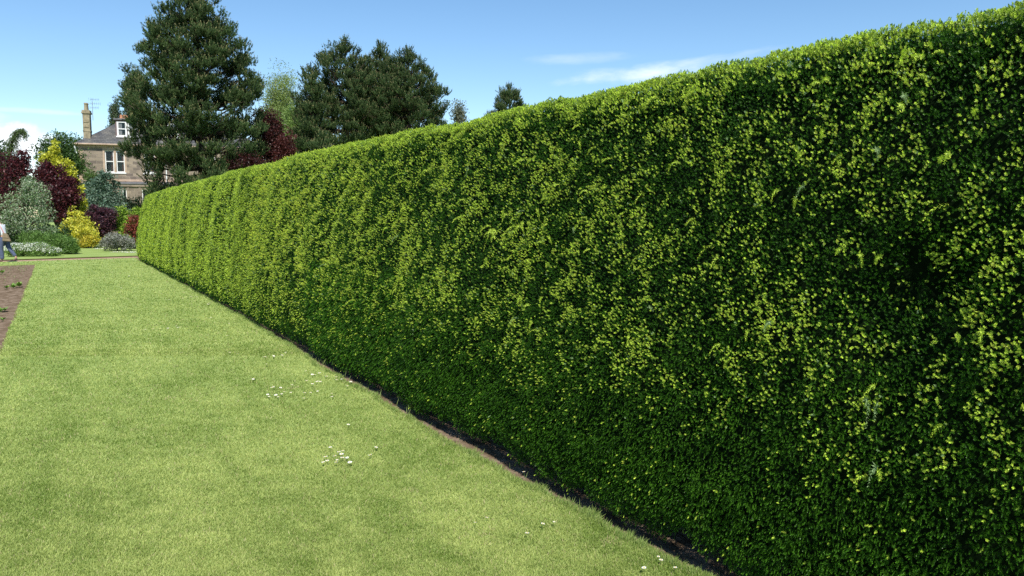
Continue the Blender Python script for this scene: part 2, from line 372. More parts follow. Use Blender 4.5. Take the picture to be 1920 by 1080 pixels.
DARK = np.array([.018, .064, .004]); MID = np.array([.055, .150, .009]); LIME = np.array([.60, .76, .095]); SILV = np.array([.34, .48, .22])
parts = []
def hedge_layer(s0, s1, v0, v1, dens, nn, L0, nl0, nw0, seed):
    g = np.random.default_rng(seed); area = (s1-s0)*(v1-v0); n = int(area*dens)
    s = g.uniform(s0, s1, n); v = g.uniform(v0, v1, n)
    P_, Nr = hedge_surf(s, v)
    up = np.array([0, 0, 1.])
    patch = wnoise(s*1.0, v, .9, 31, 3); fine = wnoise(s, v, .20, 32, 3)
    hi = smooth01(v, .45, 1.15)                      # new growth; placing it above the knee also paints a sunlit band
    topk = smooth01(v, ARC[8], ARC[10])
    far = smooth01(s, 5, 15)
    hi = np.maximum(hi, smooth01(v, .05, .5)*far)  # painted lit band runs almost to the foot on the far stretch
    pl = np.clip(.22 - .07*smooth01(-s, -3.4, -1.6) + .20*patch + .30*fine + .34*far + .5*topk, .03, .95)*(.03+.97*hi)  # tip share raised far off, cut nearby: sunlit and shaded look in colour
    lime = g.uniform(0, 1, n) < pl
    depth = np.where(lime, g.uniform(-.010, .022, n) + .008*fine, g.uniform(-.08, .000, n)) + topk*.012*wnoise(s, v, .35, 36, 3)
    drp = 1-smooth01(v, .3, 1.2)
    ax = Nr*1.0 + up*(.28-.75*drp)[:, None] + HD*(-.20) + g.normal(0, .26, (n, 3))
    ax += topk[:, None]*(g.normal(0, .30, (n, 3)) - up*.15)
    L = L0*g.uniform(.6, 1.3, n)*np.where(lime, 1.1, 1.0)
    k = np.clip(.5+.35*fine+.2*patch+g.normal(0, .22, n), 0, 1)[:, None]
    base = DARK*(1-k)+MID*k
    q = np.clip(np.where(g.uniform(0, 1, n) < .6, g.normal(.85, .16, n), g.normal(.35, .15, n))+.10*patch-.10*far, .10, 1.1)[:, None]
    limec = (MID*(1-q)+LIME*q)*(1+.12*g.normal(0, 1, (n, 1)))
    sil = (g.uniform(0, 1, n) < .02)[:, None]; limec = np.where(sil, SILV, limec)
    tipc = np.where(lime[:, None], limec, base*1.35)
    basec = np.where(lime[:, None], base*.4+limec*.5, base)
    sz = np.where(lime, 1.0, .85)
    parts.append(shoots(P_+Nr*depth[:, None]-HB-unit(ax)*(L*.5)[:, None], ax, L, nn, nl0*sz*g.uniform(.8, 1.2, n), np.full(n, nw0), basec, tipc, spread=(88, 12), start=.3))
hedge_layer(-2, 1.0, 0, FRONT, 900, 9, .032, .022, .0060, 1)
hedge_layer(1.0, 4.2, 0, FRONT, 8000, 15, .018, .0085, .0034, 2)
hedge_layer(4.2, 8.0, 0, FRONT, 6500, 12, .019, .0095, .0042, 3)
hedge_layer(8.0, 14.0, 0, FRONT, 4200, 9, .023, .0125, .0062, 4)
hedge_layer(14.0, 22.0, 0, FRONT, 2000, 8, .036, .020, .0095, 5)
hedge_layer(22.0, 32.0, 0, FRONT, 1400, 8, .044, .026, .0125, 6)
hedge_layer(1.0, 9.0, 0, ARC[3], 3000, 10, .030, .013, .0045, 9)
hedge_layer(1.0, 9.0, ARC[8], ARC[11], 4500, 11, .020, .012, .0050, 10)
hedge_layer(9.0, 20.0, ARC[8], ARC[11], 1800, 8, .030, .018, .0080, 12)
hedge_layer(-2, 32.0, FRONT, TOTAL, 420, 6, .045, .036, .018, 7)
# rounder extras: dense finger-like shoots at the skirt and fat new tips in bunches higher up
def extra(s0, s1, v0, v1, dens, seed, kind):
    g = np.random.default_rng(seed); n = int((s1-s0)*(v1-v0)*dens); s = g.uniform(s0, s1, n); v = g.uniform(v0, v1, n)
    if kind == 'tip':
        keep = (wnoise(s, v, .20, 32, 3)*.8+wnoise(s*1.0, v, .9, 31, 3)*.5+g.normal(0, .45, n)) > .95+.25*smooth01(-s, -3.2, -1.6); s, v = s[keep], v[keep]
        keep = g.uniform(0, 1, len(s)) < .08+.92*smooth01(v, .5, 1.1); s, v = s[keep], v[keep]; n = len(s)  # few tips low down, keeping the painted shade of the foot
    P_, Nr = hedge_surf(s, v); q = g.uniform(0, 1, (n, 1)); big = np.clip(s/5, .85, 2.0)
    if kind == 'tip':
        ax = Nr+np.array([0, 0, .15])-HD*.25+g.normal(0, .25, (n, 3)); L = g.uniform(.016, .030, n)*big
        c = (LIME*(.75+.25*q)+np.array([.04, .0, .0]))*g.uniform(.85, 1.1, (n, 1))
        parts.append(shoots(P_+Nr*g.uniform(.004, .018, (n, 1))-HB, ax, L, 20, .0086*big*g.uniform(.8, 1.3, n), .0034*big, c*.55, c, spread=(85, 8), start=.1))
    else:
        ax = Nr*.8+np.array([0, 0, -.55])-HD*.45+g.normal(0, .2, (n, 3)); L = g.uniform(.025, .048, n)*big
        c = (DARK*(1-q)+MID*1.25*q)
        parts.append(shoots(P_-Nr*.02-HB, ax, L, 22, .0072*big*g.uniform(.8, 1.2, n), .0034*big, c*.8, c*1.25, spread=(70, 15), start=.0))
extra(1.0, 9.0, 0, 1.15, 1500, 13, 'finger')
extra(1.0, 5.0, .3, FRONT, 2200, 14, 'tip')
extra(5.0, 13.0, .3, FRONT, 1100, 15, 'tip')
# far end face
n = 3600; g = np.random.default_rng(8); v = g.uniform(0, TOTAL, n); Pe, Ne = hedge_surf(np.full(n, 32.), v); ctr = hw(np.full(n, 32.), np.full(n, FACE+.8), np.clip(Pe[:, 2], 0, 1.6))
mixk = g.uniform(0, 1, n)[:, None]**.6; Pe = Pe*mixk+ctr*(1-mixk) + HD*g.uniform(-.04, .06, n)[:, None]
parts.append(shoots(Pe-HB, HD+g.normal(0, .5, (n, 3)), np.full(n, .05), 6, np.full(n, .04), np.full(n, .016), np.tile(MID*.8, (n, 1)), np.tile(MID*.4+LIME*.5, (n, 1))))
# longer sprays that escaped the shears
def sprays(n, s_rng, v_rng, ln, seed, rise, nl=.017, nw=.004, steps=9, silver=.08):
    g = np.random.default_rng(seed); s = g.uniform(*s_rng, n); v = g.uniform(*v_rng, n); P_, Nr = hedge_surf(s, v)
    d = unit(Nr*g.uniform(.5, 1, (n, 1)) + np.array([0, 0, 1.])*rise + HD*g.normal(-.3, .5, (n, 1)) + g.normal(0, .2, (n, 3)))
    L = ln*g.uniform(.5, 1.3, n); p = P_-HB; isS = g.uniform(0, 1, n) < silver
    for k in range(steps):
        q = p + d*(L/steps)[:, None]
        c = np.where(isS[:, None], SILV*.9, LIME*.9+MID*.2)*g.uniform(.85, 1.15, (n, 1))
        parts.append(shoots(p, d, L/steps*1.2, 6, np.full(n, nl*(1-.5*k/steps)), np.full(n, nw), c*.75, c, spread=(65, 45), start=.0))
        p = q; d = unit(d + np.array([0, 0, -.13 if rise > .5 else -.2]) + g.normal(0, .07, (n, 3)))
sprays(60, (1.0, 4.5), (.9, 2.3), .085, 41, .05)
sprays(90, (1.0, 7), (ARC[8], ARC[11]), .045, 42, .2, silver=.1)
sprays(40, (4.5, 11), (.8, 2.3), .11, 43, .1, nw=.006)
sprays(110, (7, 20), (ARC[8], ARC[11]), .05, 44, .3, nl=.022, nw=.009, steps=6, silver=.1)
# the drooping pair and single twigs the photo shows near the right edge
for s0, v0, ln, seed, N_ in ((1.72, 1.02, .16, 51, 3), (1.78, 2.15, .12, 52, 3), (2.6, 1.5, .10, 53, 2), (1.68, .75, .10, 54, 3), (4.75, 1.55, .15, 55, 6), (4.4, 1.62, .14, 56, 5)):
    sprays(N_, (s0-.03, s0+.05), (v0-.05, v0+.05), ln, seed, .0, nl=.019, silver=.35 if s0 < 3 else 0)
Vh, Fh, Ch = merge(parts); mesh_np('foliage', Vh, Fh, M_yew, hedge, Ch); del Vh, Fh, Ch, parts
# old stems under the skirt
st = MB()
for s in np.arange(-1.5, 32, .55):
    s2 = s+random.uniform(-.15, .15); off = FACE+random.uniform(.45, .7)
    p0 = s2*HD+off*HN+np.array([0, 0, -.1])-HB; p1 = p0+np.array([random.uniform(-.1, .1), random.uniform(-.1, .1), .55])
    st = MB(); st.tube([p0, p1], [.05, .035], 6); st.build('stem', M_bark, hedge)

# ------------------------------------------------------------------ grass blades
def in_lawn(x, y, m=0.0):
    p = np.stack([x, y], -1)
    off = p@HN[:2]; okh = off < edge_off(p@HD[:2])+m
    nb = np.array([bd[1], -bd[0]])/np.linalg.norm(bd); sgn = np.sign((np.array([0, 5.])-bedA)@nb)
    okb = ((p-bedA)@nb*sgn > -m) | ((p-bedA)@pn > 0)
    okp = ((p-pl0)@pn < 0)
    return okh & okb & okp
def grass(n, y0, y1, seed, hgt, wid, power=2.0):
    g = np.random.default_rng(seed)
    u = g.uniform(0, 1, n); Y = 1/((1-u)/y0 + u/y1)          # density falls with the square of distance
    X = Y*g.uniform(-.72, .45, n)
    k = in_lawn(X, Y, .015); X, Y = X[k], Y[k]; n = len(X)
    sc_ = (Y/4.0)**.75
    tone = wnoise(X, Y, 1.6, 61, 4); tone2 = wnoise(X, Y, .28, 62, 3)
    d = unit(np.stack([g.normal(0, .55, n)+.1, g.normal(0, .55, n), g.uniform(.35, 1.2, n)], -1))
    wdir = unit(np.cross(d, g.normal(0, 1, (n, 3))))
    ss_ = X*HD[0]+Y*HD[1]; oo_ = X*HN[0]+Y*HN[1]; stripe = wnoise(ss_*.12, oo_, .7, 63, 2)
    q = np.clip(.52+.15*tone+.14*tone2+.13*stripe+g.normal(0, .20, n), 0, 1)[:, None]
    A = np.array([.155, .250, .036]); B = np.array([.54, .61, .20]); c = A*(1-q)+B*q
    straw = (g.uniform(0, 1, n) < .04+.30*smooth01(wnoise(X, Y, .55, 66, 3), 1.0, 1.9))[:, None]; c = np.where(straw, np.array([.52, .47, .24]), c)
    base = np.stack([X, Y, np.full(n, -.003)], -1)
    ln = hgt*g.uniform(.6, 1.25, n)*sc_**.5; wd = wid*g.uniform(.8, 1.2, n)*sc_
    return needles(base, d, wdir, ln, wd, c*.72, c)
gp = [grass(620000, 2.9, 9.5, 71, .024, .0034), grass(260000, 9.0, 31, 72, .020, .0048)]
# longer tufts hanging over the cut edges
def edge_grass(n, seed):
    g = np.random.default_rng(seed); s = 2.0+g.uniform(0, 1, n)**1.7*26
    off = edge_off(s) + .02*np.sin(s*2.1)+.014*np.sin(s*5.7+1)+.010*np.sin(s*13+2) + g.normal(-.012, .016, n); lump = np.clip(wnoise(s, s*0, .35, 77, 3), -.6, 1.5)
    base = hw(s, off, np.full(n, -.004)); d = unit(HN*g.uniform(.0, .9, n)[:, None] + HD*g.normal(0, .4, (n, 1)) + np.array([0, 0, 1.])*g.uniform(.2, 1., (n, 1)))
    c = np.array([.12, .22, .03])*(1-(q := g.uniform(0, 1, n)[:, None])) + np.array([.36, .44, .14])*q
    return needles(base, d, unit(np.cross(d, g.normal(0, 1, (n, 3)))), g.uniform(.02, .045, n)*(1+.45*lump), np.full(n, .0035)*(s/4)**.5, c*.8, c)
gp.append(edge_grass(26000, 73))
g = np.random.default_rng(74); n = 40
s = np.array([g.uniform(2.6, 9) for _ in range(n)]); base = hw(s, 2.43+g.uniform(-.02, .05, n), np.full(n, -.01))
d = unit(np.stack([g.normal(0, .3, n), g.normal(0, .3, n), np.ones(n)], -1)); c = np.tile(np.array([.34, .44, .14]), (n, 1))
gp.append(needles(base, d, unit(np.cross(d, g.normal(0, 1, (n, 3)))), g.uniform(.05, .11, n), np.full(n, .005), c*.8, c))
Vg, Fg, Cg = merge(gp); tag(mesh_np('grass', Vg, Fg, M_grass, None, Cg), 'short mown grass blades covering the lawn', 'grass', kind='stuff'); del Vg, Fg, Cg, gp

# ------------------------------------------------------------------ daisies
M_pet = noise_mat('white_petals', (.78, .78, .76), (.86, .86, .84), 8, rough=.6)
M_eye = noise_mat('yellow_florets', (.55, .38, .02), (.7, .5, .04), 60, rough=.8)
def daisy_mesh(seed):
    r = random.Random(seed); vs = []; fs = []; n = 16; mi = []
    for k in range(n):
        a = 2*math.pi*k/n + r.uniform(-.08, .08); l = r.uniform(.85, 1.0)*.0105; w = .0019; b = .0025
        ca, sa = math.cos(a), math.sin(a); z = .030
        pts = [(b, -w*.5, z), (l*.7, -w, z+.0015), (l, 0, z+.001), (l*.7, w, z+.0015), (b, w*.5, z)]
        o = len(vs); vs += [(x*ca-y*sa, x*sa+y*ca, q) for x, y, q in pts]; fs.append(tuple(o+i for i in range(5))); mi.append(0)
    o = len(vs); m = 8
    for j, (rr, z) in enumerate(((.0034, .0305), (.0026, .0328))):
        vs += [(rr*math.cos(2*math.pi*i/m), rr*math.sin(2*math.pi*i/m), z) for i in range(m)]
    vs.append((0, 0, .0336))
    for i in range(m):
        i2 = (i+1) % m; fs.append((o+i, o+i2, o+m+i2, o+m+i)); mi.append(1); fs.append((o+m+i, o+m+i2, o+2*m)); mi.append(1)
    o = len(vs); vs += [(.0006, 0, -.002), (-.0004, .0006, -.002), (-.0004, -.0006, -.002), (.0006, 0, .030), (-.0004, .0006, .030), (-.0004, -.0006, .030)]
    for i in range(3): fs.append((o+i, o+(i+1) % 3, o+3+(i+1) % 3, o+3+i)); mi.append(2)
    me = bpy.data.meshes.new('daisy'); me.from_pydata(vs, [], fs)
    for m_ in (M_pet, M_eye, M_stem): me.materials.append(m_)
    me.polygons.foreach_set('material_index', mi); me.update(); return me
M_stem = noise_mat('green_stem', (.08, .16, .03), (.12, .22, .05), 5, rough=.6)
dm = [daisy_mesh(k) for k in range(4)]
DA = {'white daisy in the small tight cluster on the near lawn': [(620,842),(642.5,849.5),(640,855),(612,860),(614,867.5),(629,859),(632,866),(630.5,871),(641,862),(652,861),(657,870),(607.6,870),(636,851),(697,856.5),(703,842),(652,799)],
      'white daisy in the wide scatter on the lawn beside the middle of the hedge': [(497.6,671),(515,671),(513,669),(527.7,668),(536,663),(500.5,685),(497.6,713.4),(512.5,727),(510,729),(514,728),(525,729),(520,731.5),(502.4,742),(510,743),(505,746),(518,743),(529,741),(532.5,737),(523,746.4),(545,738.5),(570,739),(581.4,738.7),(595.6,735.6),(622.5,740.6),(623,746.4),(585,722),(574,716),(595.6,717.5),(599.7,718),(573.7,698),(578.5,702.6),(585,704),(590.5,705),(599.7,701.6),(612,708),(630,714.6),(631,709),(640.6,713.4),(652.4,726),(657.7,718),(665,732),(548.6,724),(552.7,717),(568.6,749.6),(477.5,711),(474,713)],
      'white daisy in the thin line across the lawn further down the hedge': [(336,615),(331,613),(341,614),(334,616),(315,617),(319,616),(288,618),(301,618),(273,619),(364,614),(395,597),(408,607),(420,606),(429,608),(445,633.6),(426.5,630.5),(430,663),(445,666),(174,633)],
      'tiny white daisy far down the lawn by the hedge': [(369,558),(352,558.5),(360,558),(357,557),(343,560.5),(317,563),(311,563.6),(389,571),(393,570),(391,572),(242,518),(227.5,541),(206,537.5),(85.5,506)],
      'lone white daisy close to the camera near the soil edge of the hedge': [(911,975.6),(1015.6,986.7),(988,1005),(1038,983),(1234,1049),(1239,1055.6),(1209,1070),(1267,1070),(984,889),(890,985),(825,876)]}
for lb, pts in DA.items():
    for px, py in pts:
        p = ground(px, py, .02); o = bpy.data.objects.new('daisy', random.choice(dm)); COL.objects.link(o)
        o.location = (p[0], p[1], 0); f_ = (1.0 if 'lone' in lb else 1.35 if p[1] < 12 else 1.8)*random.uniform(.75, 1.3); o.scale = (f_, f_, 1.15)
        o.rotation_euler = (random.uniform(-.12, .3), random.uniform(-.2, .2), random.uniform(0, 6.28))
        tag(o, lb, 'daisy', 'daisies: ' + lb[6:])

# ------------------------------------------------------------------ broadleaf builders
def cvar(col, n, g, amp=.18, hue=.06):
    c = np.array(col)[None, :]*(1+g.normal(0, amp, (n, 1)))*(1+g.normal(0, hue, (n, 3))); return np.clip(c, .002, .95)
def leafcloud(centers, radii, n_per, size, cols, g, aspect=.55, outward=.6, shell=.55, up=.25):
    """leaves spread through the outer part of many small clumps"""
    m = len(centers); idx = np.repeat(np.arange(m), n_per); n = len(idx)
    dirn = unit(g.normal(0, 1, (n, 3))); rr = (shell+(1-shell)*g.uniform(0, 1, n)**.7)*(1+g.normal(0, .08, n))
    pos = centers[idx] + dirn*radii[idx]*rr[:, None]
    d = unit(dirn*outward + np.array([0, 0, up]) + g.normal(0, .6, (n, 3)))
    w = unit(np.cross(d, dirn+g.normal(0, .5, (n, 3))))
    pal = np.array(cols); ci = g.integers(0, len(pal), n); c = pal[ci]*(1+g.normal(0, .14, (n, 1)))
    tone = 1+g.normal(0, .12, m); c = c*tone[idx][:, None]
    ln = size*g.uniform(.6, 1.35, n)
    return needles(pos, d, w, ln, ln*aspect, np.clip(c, .002, .9)*.9, np.clip(c, .002, .9))
def clumps(c, r, k, rs, g, low=-.5, power=.5, jag=.12, keep=None):
    """k clump centres over an ellipsoid"""
    d = unit(g.normal(0, 1, (k*3, 3))); d = d[d[:, 2] > low][:k]; q = g.uniform(.25, 1, len(d))**power*(1+g.normal(0, jag, len(d)))
    C_ = np.array(c)+d*np.array(r)*q[:, None]
    return C_, (np.array(rs)[None, :] if np.ndim(rs) else np.full((1, 3), rs))*g.uniform(.65, 1.35, (len(d), 1))
def shrub(name, blobs, size, cols, label, cat, seed, nper=26, group=None, aspect=.55, stem=True, bark=M_bark, crs=.22, kdens=1.0, outward=.6, up=.25, mat=M_leaf, low=-.95, jag=.12, base=None, dark=True, leafname='foliage'):
    """blobs: (px, py, Y, rx, ry, rz, k) each an ellipsoid of foliage clumps"""
    g = np.random.default_rng(seed); cs, rs, n_ = [], [], []
    b0 = base if base is not None else blobs[0]; x0, y0 = at(b0[0], b0[1], b0[2])[:2]
    E_ = empty(name, (x0, y0, 0), 0, label, cat, group); off = np.array([x0, y0, 0])
    for (px, py, Y, rx, ry, rz, k) in blobs:
        c = at(px, py, Y); C_, R_ = clumps(c, (rx, ry, rz), int(k*kdens), np.array([1, 1, .75])*crs*min(rx, rz)**.5*1.2, g, low=low, jag=jag)
        C_[:, 2] = np.maximum(C_[:, 2], R_[:, 2]*.6+.02); cs.append(C_); rs.append(R_)
    C_ = np.concatenate(cs); R_ = np.concatenate(rs)
    Vv, Ff, Cc = leafcloud(C_-off, R_, nper, size, cols, g, aspect, outward, up=up)
    Vv[:, 2] = np.maximum(Vv[:, 2], .01)
    mesh_np(leafname, Vv, Ff, mat, E_, Cc)
    if stem:
        m = MB(); zt = C_[:, 2].max(); sel = g.choice(len(C_), min(26, len(C_)), replace=False)
        fork = np.array([0, 0, min(.35, zt*.18)]); rad0 = .02+.018*zt
        cx = C_.mean(0)-off; hub = np.array([cx[0]*.6, cx[1]*.6, zt*.30])
        m.tube([(0, 0, -.1), tuple(fork), tuple(hub)], [rad0*1.3, rad0, rad0*.8], 7)
        for i_ in sel:
            e = C_[i_]-off; mid = (hub+e)/2+np.array([0, 0, .08*zt*g.uniform(-.3, .8)]); m.tube([tuple(hub*.7), tuple(mid), tuple(e)], [rad0*.5, rad0*.3, rad0*.1], 5, cap=False)
        m.build('stem', bark, E_)
    return E_

# ------------------------------------------------------------------ pines
def pine(px, topy, Y, half_l, half_r, basepy, label, seed, group=None, col=((.048, .088, .032), (.100, .148, .054)), candle=(.27, .26, .12), tiers=None, tuft=.30, widest=.25,
         power=.62, lean=0.0, name='pine_tree', gap=None, dens=1.0, low_clear=0.0, rag=.13, cat='pine tree', needle_n=13, table=False):
    """a pine: whorls of limbs that each end in brushes of needle tufts; widths in photo pixels at that distance"""
    g = np.random.default_rng(seed); top = at(px, topy, Y); Ht = top[2]; m_px = Y/FPX
    x0 = top[0]-lean; off = np.array([x0, Y, 0]); E_ = empty(name, tuple(off), 0, label, cat, group)
    zb = max(.8, at(px, basepy, Y)[2])+low_clear; zspan = Ht-zb; m = MB()
    def trunk(z): return np.array([lean*(z/Ht)**1.3+.05*math.sin(z*.8), 0, z])
    tz = np.linspace(-.2, Ht*.985, 14); m.tube([trunk(z) for z in tz], [max(.025, (.035+.017*Ht)*(1-.93*max(z, 0)/Ht)) for z in tz], 9)
    m.build('trunk', M_bark, E_)
    nt = tiers or int(zspan/.55); brs = MB(); C_, A_, S_ = [], [], []
    for ti in range(nt):
        f = (ti+g.uniform(-.3, .3))/nt; f = min(max(f, 0), .995); z = zb+f*zspan
        # crown profile: widest a little above the base, rounding into the leader
        prof = (smooth01(f, -.35, widest))*((1-f)**power) * (1/((1-widest)**power))
        if table: prof = np.interp(f, [0, .17, .36, .48, .635, .74, .81, .925, 1], [.74, .95, 1, .92, .82, .66, .53, .30, .10])
        nb = 7 if f < .75 else 5
        a0 = g.uniform(0, 6.28)
        for b_ in range(nb):
            a = a0+2*math.pi*b_/nb+g.normal(0, .22); side = half_r if math.cos(a) > 0 else half_l
            Lb = max(.35, side*m_px*prof*(1+min(g.normal(0, rag), .07))-.38 )*(.88+.12*abs(math.cos(a)))
            rise = (.12+.55*f)*Lb+g.normal(0, .12)
            dr = np.array([math.cos(a), math.sin(a), 0])
            p0 = trunk(z-.25); pts = [p0+dr*Lb*t+np.array([0, 0, rise*t**1.6-.10*Lb*math.sin(t*3.14)]) for t in (0, .35, .7, 1)]
            brs.tube(pts, [.03+.018*Lb, .022+.012*Lb, .02+.004*Lb, .015], 5, cap=False)
            ncl = max(2, int(dens*Lb*2.8))
            for j in range(ncl):
                t = g.uniform(.22, 1.0)**.62 if f < .85 else g.uniform(.1, 1)
                if gap is not None and gap(f, a, t, g): continue
                lat = g.normal(0, .17*Lb*(.5+.6*t)); q = p0+dr*Lb*t+np.array([-dr[1], dr[0], 0])*lat+np.array([0, 0, rise*t**1.6-.10*Lb*math.sin(t*3.14)+g.normal(.06, .10)])
                C_.append(q); A_.append(dr*.6+np.array([0, 0, .75])+np.array([-dr[1], dr[0], 0])*lat*.5); S_.append(g.uniform(.8, 1.25))
                if j < 4: brs.tube([p0+dr*Lb*t*.8+np.array([0, 0, rise*(t*.8)**1.6-.1*Lb*math.sin(t*2.5)]), q], [.018, .008], 4, cap=False)
    for k in range(6): C_.append(trunk(Ht-.12*k*1.6)); A_.append(np.array([g.normal(0, .3), g.normal(0, .3), 1])); S_.append(.7)
    brs.build('branches', M_bark, E_)
    C_ = np.array(C_); A_ = unit(np.array(A_)+g.normal(0, .18, (len(A_), 3))); S_ = np.array(S_)*g.uniform(.7, 1.25, len(A_)); nC = len(C_); NB = 11; K = 4
    # every limb end is a puff of brushes pointing out and up, every brush a few tufts in a row
    bi_ = np.repeat(np.arange(nC), NB); hd_ = unit(A_[bi_]*.75+np.array([0, 0, .35])+unit(g.normal(0, 1, (nC*NB, 3)))*.95)
    bpos = C_[bi_]+hd_*np.array([1, 1, .75])*(.34*S_[bi_]*g.uniform(.55, 1.1, nC*NB))[:, None]*(tuft/.30)
    bax = unit(hd_*.8+np.array([0, 0, .65])+g.normal(0, .12, hd_.shape))
    idx = np.repeat(np.arange(nC*NB), K); n = len(idx); tt = np.tile(np.linspace(-1, 1, K), nC*NB)+g.normal(0, .12, n)
    pos = bpos[idx]+(bax[idx]*(tt*.15)[:, None]+g.normal(0, .018, (n, 3)))*(tuft/.30)
    ax = unit(bax[idx]+g.normal(0, .12, (n, 3)))
    pal = np.array(col); q = g.uniform(0, 1, (nC*NB, 1))[idx]; c = (pal[0]*(1-q)+pal[1]*q)*(1+g.normal(0, .08, (n, 1)))*(1+.14*g.normal(0, 1, (nC, 1)))[bi_][idx]
    S_ = np.ones(n); idx = np.arange(n)
    P1 = shoots(pos, ax, np.full(n, tuft*.35), needle_n, np.full(n, tuft*.42), np.full(n, tuft*.075), c*.8, c*1.2, spread=(58, 14))
    sel = (tt > .6) & (g.uniform(0, 1, n) < .55); k = sel.sum()
    cc = np.array(candle)*(1+g.normal(0, .2, (k, 1))); axx = unit(ax[sel]*.5+np.array([0, 0, 1.]))
    tp = pos[sel]+ax[sel]*tuft*.5
    P2 = shoots(tp, axx, np.full(k, tuft*.30), 4, np.full(k, tuft*.26), np.full(k, tuft*.09), cc, cc, spread=(25, 8))
    Vv, Ff, Cc = merge([P1, P2]); Vv[:, 2] = np.maximum(Vv[:, 2], .05)
    mesh_np('crown', Vv, Ff, M_needle, E_, Cc)
    return E_
def biggap(f, a, t, g):
    if .05 < f < .15 and math.cos(a) < -.25 and t > .35: return g.uniform() < .85   # the bare stretch under the lowest full boughs
    # the open bays through which sky and limbs show
    for (f0, fs, tm) in ((.42, .035, .55), (.26, .03, .5), (.60, .02, .4)):
        if abs(f-f0) < fs and t < tm+.2: return g.uniform() < .85
    return g.uniform() < .05
pine(366, -18, 46, 131, 124, 376, 'tallest dark green pine standing in front of the stone house', 101, gap=biggap, widest=.26, power=.60, tuft=.34, dens=1.35, rag=.055, table=True)
G2 = 'dark pines growing close together behind the hedge'
pine(648, 78, 56, 112, 95, 300, 'left and tallest of the three dark pines behind the middle of the hedge', 102, group=G2, widest=.32, power=.66, dens=1.3, rag=.09)
pine(713, 86, 60, 85, 85, 280, 'middle one of the three dark pines growing together behind the hedge', 103, group=G2, widest=.35, power=.66, dens=1.3, rag=.09)
pine(766, 97, 56, 92, 82, 262, 'right one of the three dark pines, sloping down towards the hedge top', 104, group=G2, widest=.32, power=.64, dens=1.3, rag=.09)
pine(588, 148, 52, 46, 40, 300, 'short dark pine filling the left shoulder of the pine clump', 105, group=G2, widest=.3, power=.6, dens=1.1)
pine(955, 163, 70, 46, 44, 240, 'small pointed conifer just showing over the hedge on the right', 106, widest=.2, power=.50, tuft=.30, dens=1.7, cat='conifer', name='conifer')
pine(607, 258, 44, 34, 30, 330, 'low young pine peeping over the hedge beside the copper beech', 107, widest=.4, power=.5, tuft=.28, cat='young pine')

# ------------------------------------------------------------------ broadleaf trees behind
def tree(name, px, topy, basepy, Y, half, label, cat, seed, cols, size=.16, k=150, nper=40, crs=.6, shape=1.0, bark=M_bark, group=None, lobes=7, aspect=.6, jag=.15, limb=26, wide=None):
    g = np.random.default_rng(seed); top = at(px, topy, Y); base = at(px, basepy, Y); m_px = Y/FPX; hw_ = half*m_px
    E_ = empty(name, (top[0], Y, 0), 0, label, cat, group); off = np.array([top[0], Y, 0])
    zc = (top[2]+base[2])/2; hz = (top[2]-base[2])/2; cs, rs = [], []
    for l in range(lobes):
        a = g.uniform(0, 6.28); q = g.uniform(0, .55); h = g.uniform(-.65, .45) if l else .35
        c = np.array([math.cos(a)*hw_*q*shape, math.sin(a)*hw_*q, zc+h*hz]); rad = np.array([hw_*.62, hw_*.62, hz*(.62 if l else .64)])*g.uniform(.8, 1.1)
        C_, R_ = clumps(c, rad, k//lobes, np.array([1, 1, .8])*crs, g, low=-.7, jag=jag); cs.append(C_); rs.append(R_)
    C_ = np.concatenate(cs); R_ = np.concatenate(rs); C_[:, 2] = np.clip(C_[:, 2], max(.5, base[2]), top[2]-crs*.4)
    Vv, Ff, Cc = leafcloud(C_, R_, nper, size, cols, g, aspect, .5); mesh_np('crown', Vv, Ff, M_leaf, E_, Cc)
    m = MB(); r0 = .05+.02*top[2]
    pts = [(0, 0, -.2), (g.normal(0, .1), 0, zc*.4), (g.normal(0, .15), 0, zc*.8), (g.normal(0, .2), 0, top[2]*.9)]
    m.tube(pts, [r0, r0*.8, r0*.55, r0*.12], 8); m.build('trunk', bark, E_)
    m = MB()
    for i_ in g.choice(len(C_), min(limb, len(C_)), replace=False):
        e = C_[i_]; z0 = min(e[2]*.7, top[2]*.8); s_ = np.array([0, 0, z0]); mid = (s_+e)/2+np.array([0, 0, .25]); m.tube([s_, mid, e], [r0*.35, r0*.2, r0*.06], 5, cap=False)
    m.build('branches', bark, E_)
    return E_
GREEN = [(.045, .10, .022), (.065, .135, .03), (.035, .08, .02)]
tree('birch_tree', 514, 118, 300, 82, 46, 'pale airy birch with thin silvery green crown between the pines', 'birch', 201, [(.22, .29, .08), (.29, .35, .12), (.16, .24, .05)], size=.14, k=460, nper=64, crs=.72, bark=M_palebark, jag=.22, limb=60, aspect=.5)
tree('birch_tree', 552, 190, 300, 76, 40, 'lower yellow green tree under the pale birch, left of the pine clump', 'tree', 202, [(.15, .24, .05), (.19, .28, .07)], size=.15, k=330, nper=60, crs=.65, bark=M_palebark, jag=.2)
tree('copper_beech', 506, 202, 320, 50, 34, 'dark red copper beech behind the hedge right of the tallest pine', 'copper beech', 203, [(.052, .014, .013), (.080, .022, .019), (.032, .010, .010)], size=.13, k=300, nper=50, crs=.36, lobes=11)
tree('copper_beech', 462, 285, 345, 45.5, 45, 'low spreading maroon tree under the right side of the tallest pine', 'copper beech', 204, [(.052, .014, .013), (.080, .022, .019), (.032, .010, .010)], size=.12, k=150, nper=40, crs=.34)
tree('copper_beech', 533, 248, 318, 47, 22, 'small rounded maroon shrub touching the hedge top left of the pine clump', 'copper beech', 205, [(.070, .017, .016), (.095, .026, .022)], size=.11, k=130, nper=46, crs=.32, lobes=6)
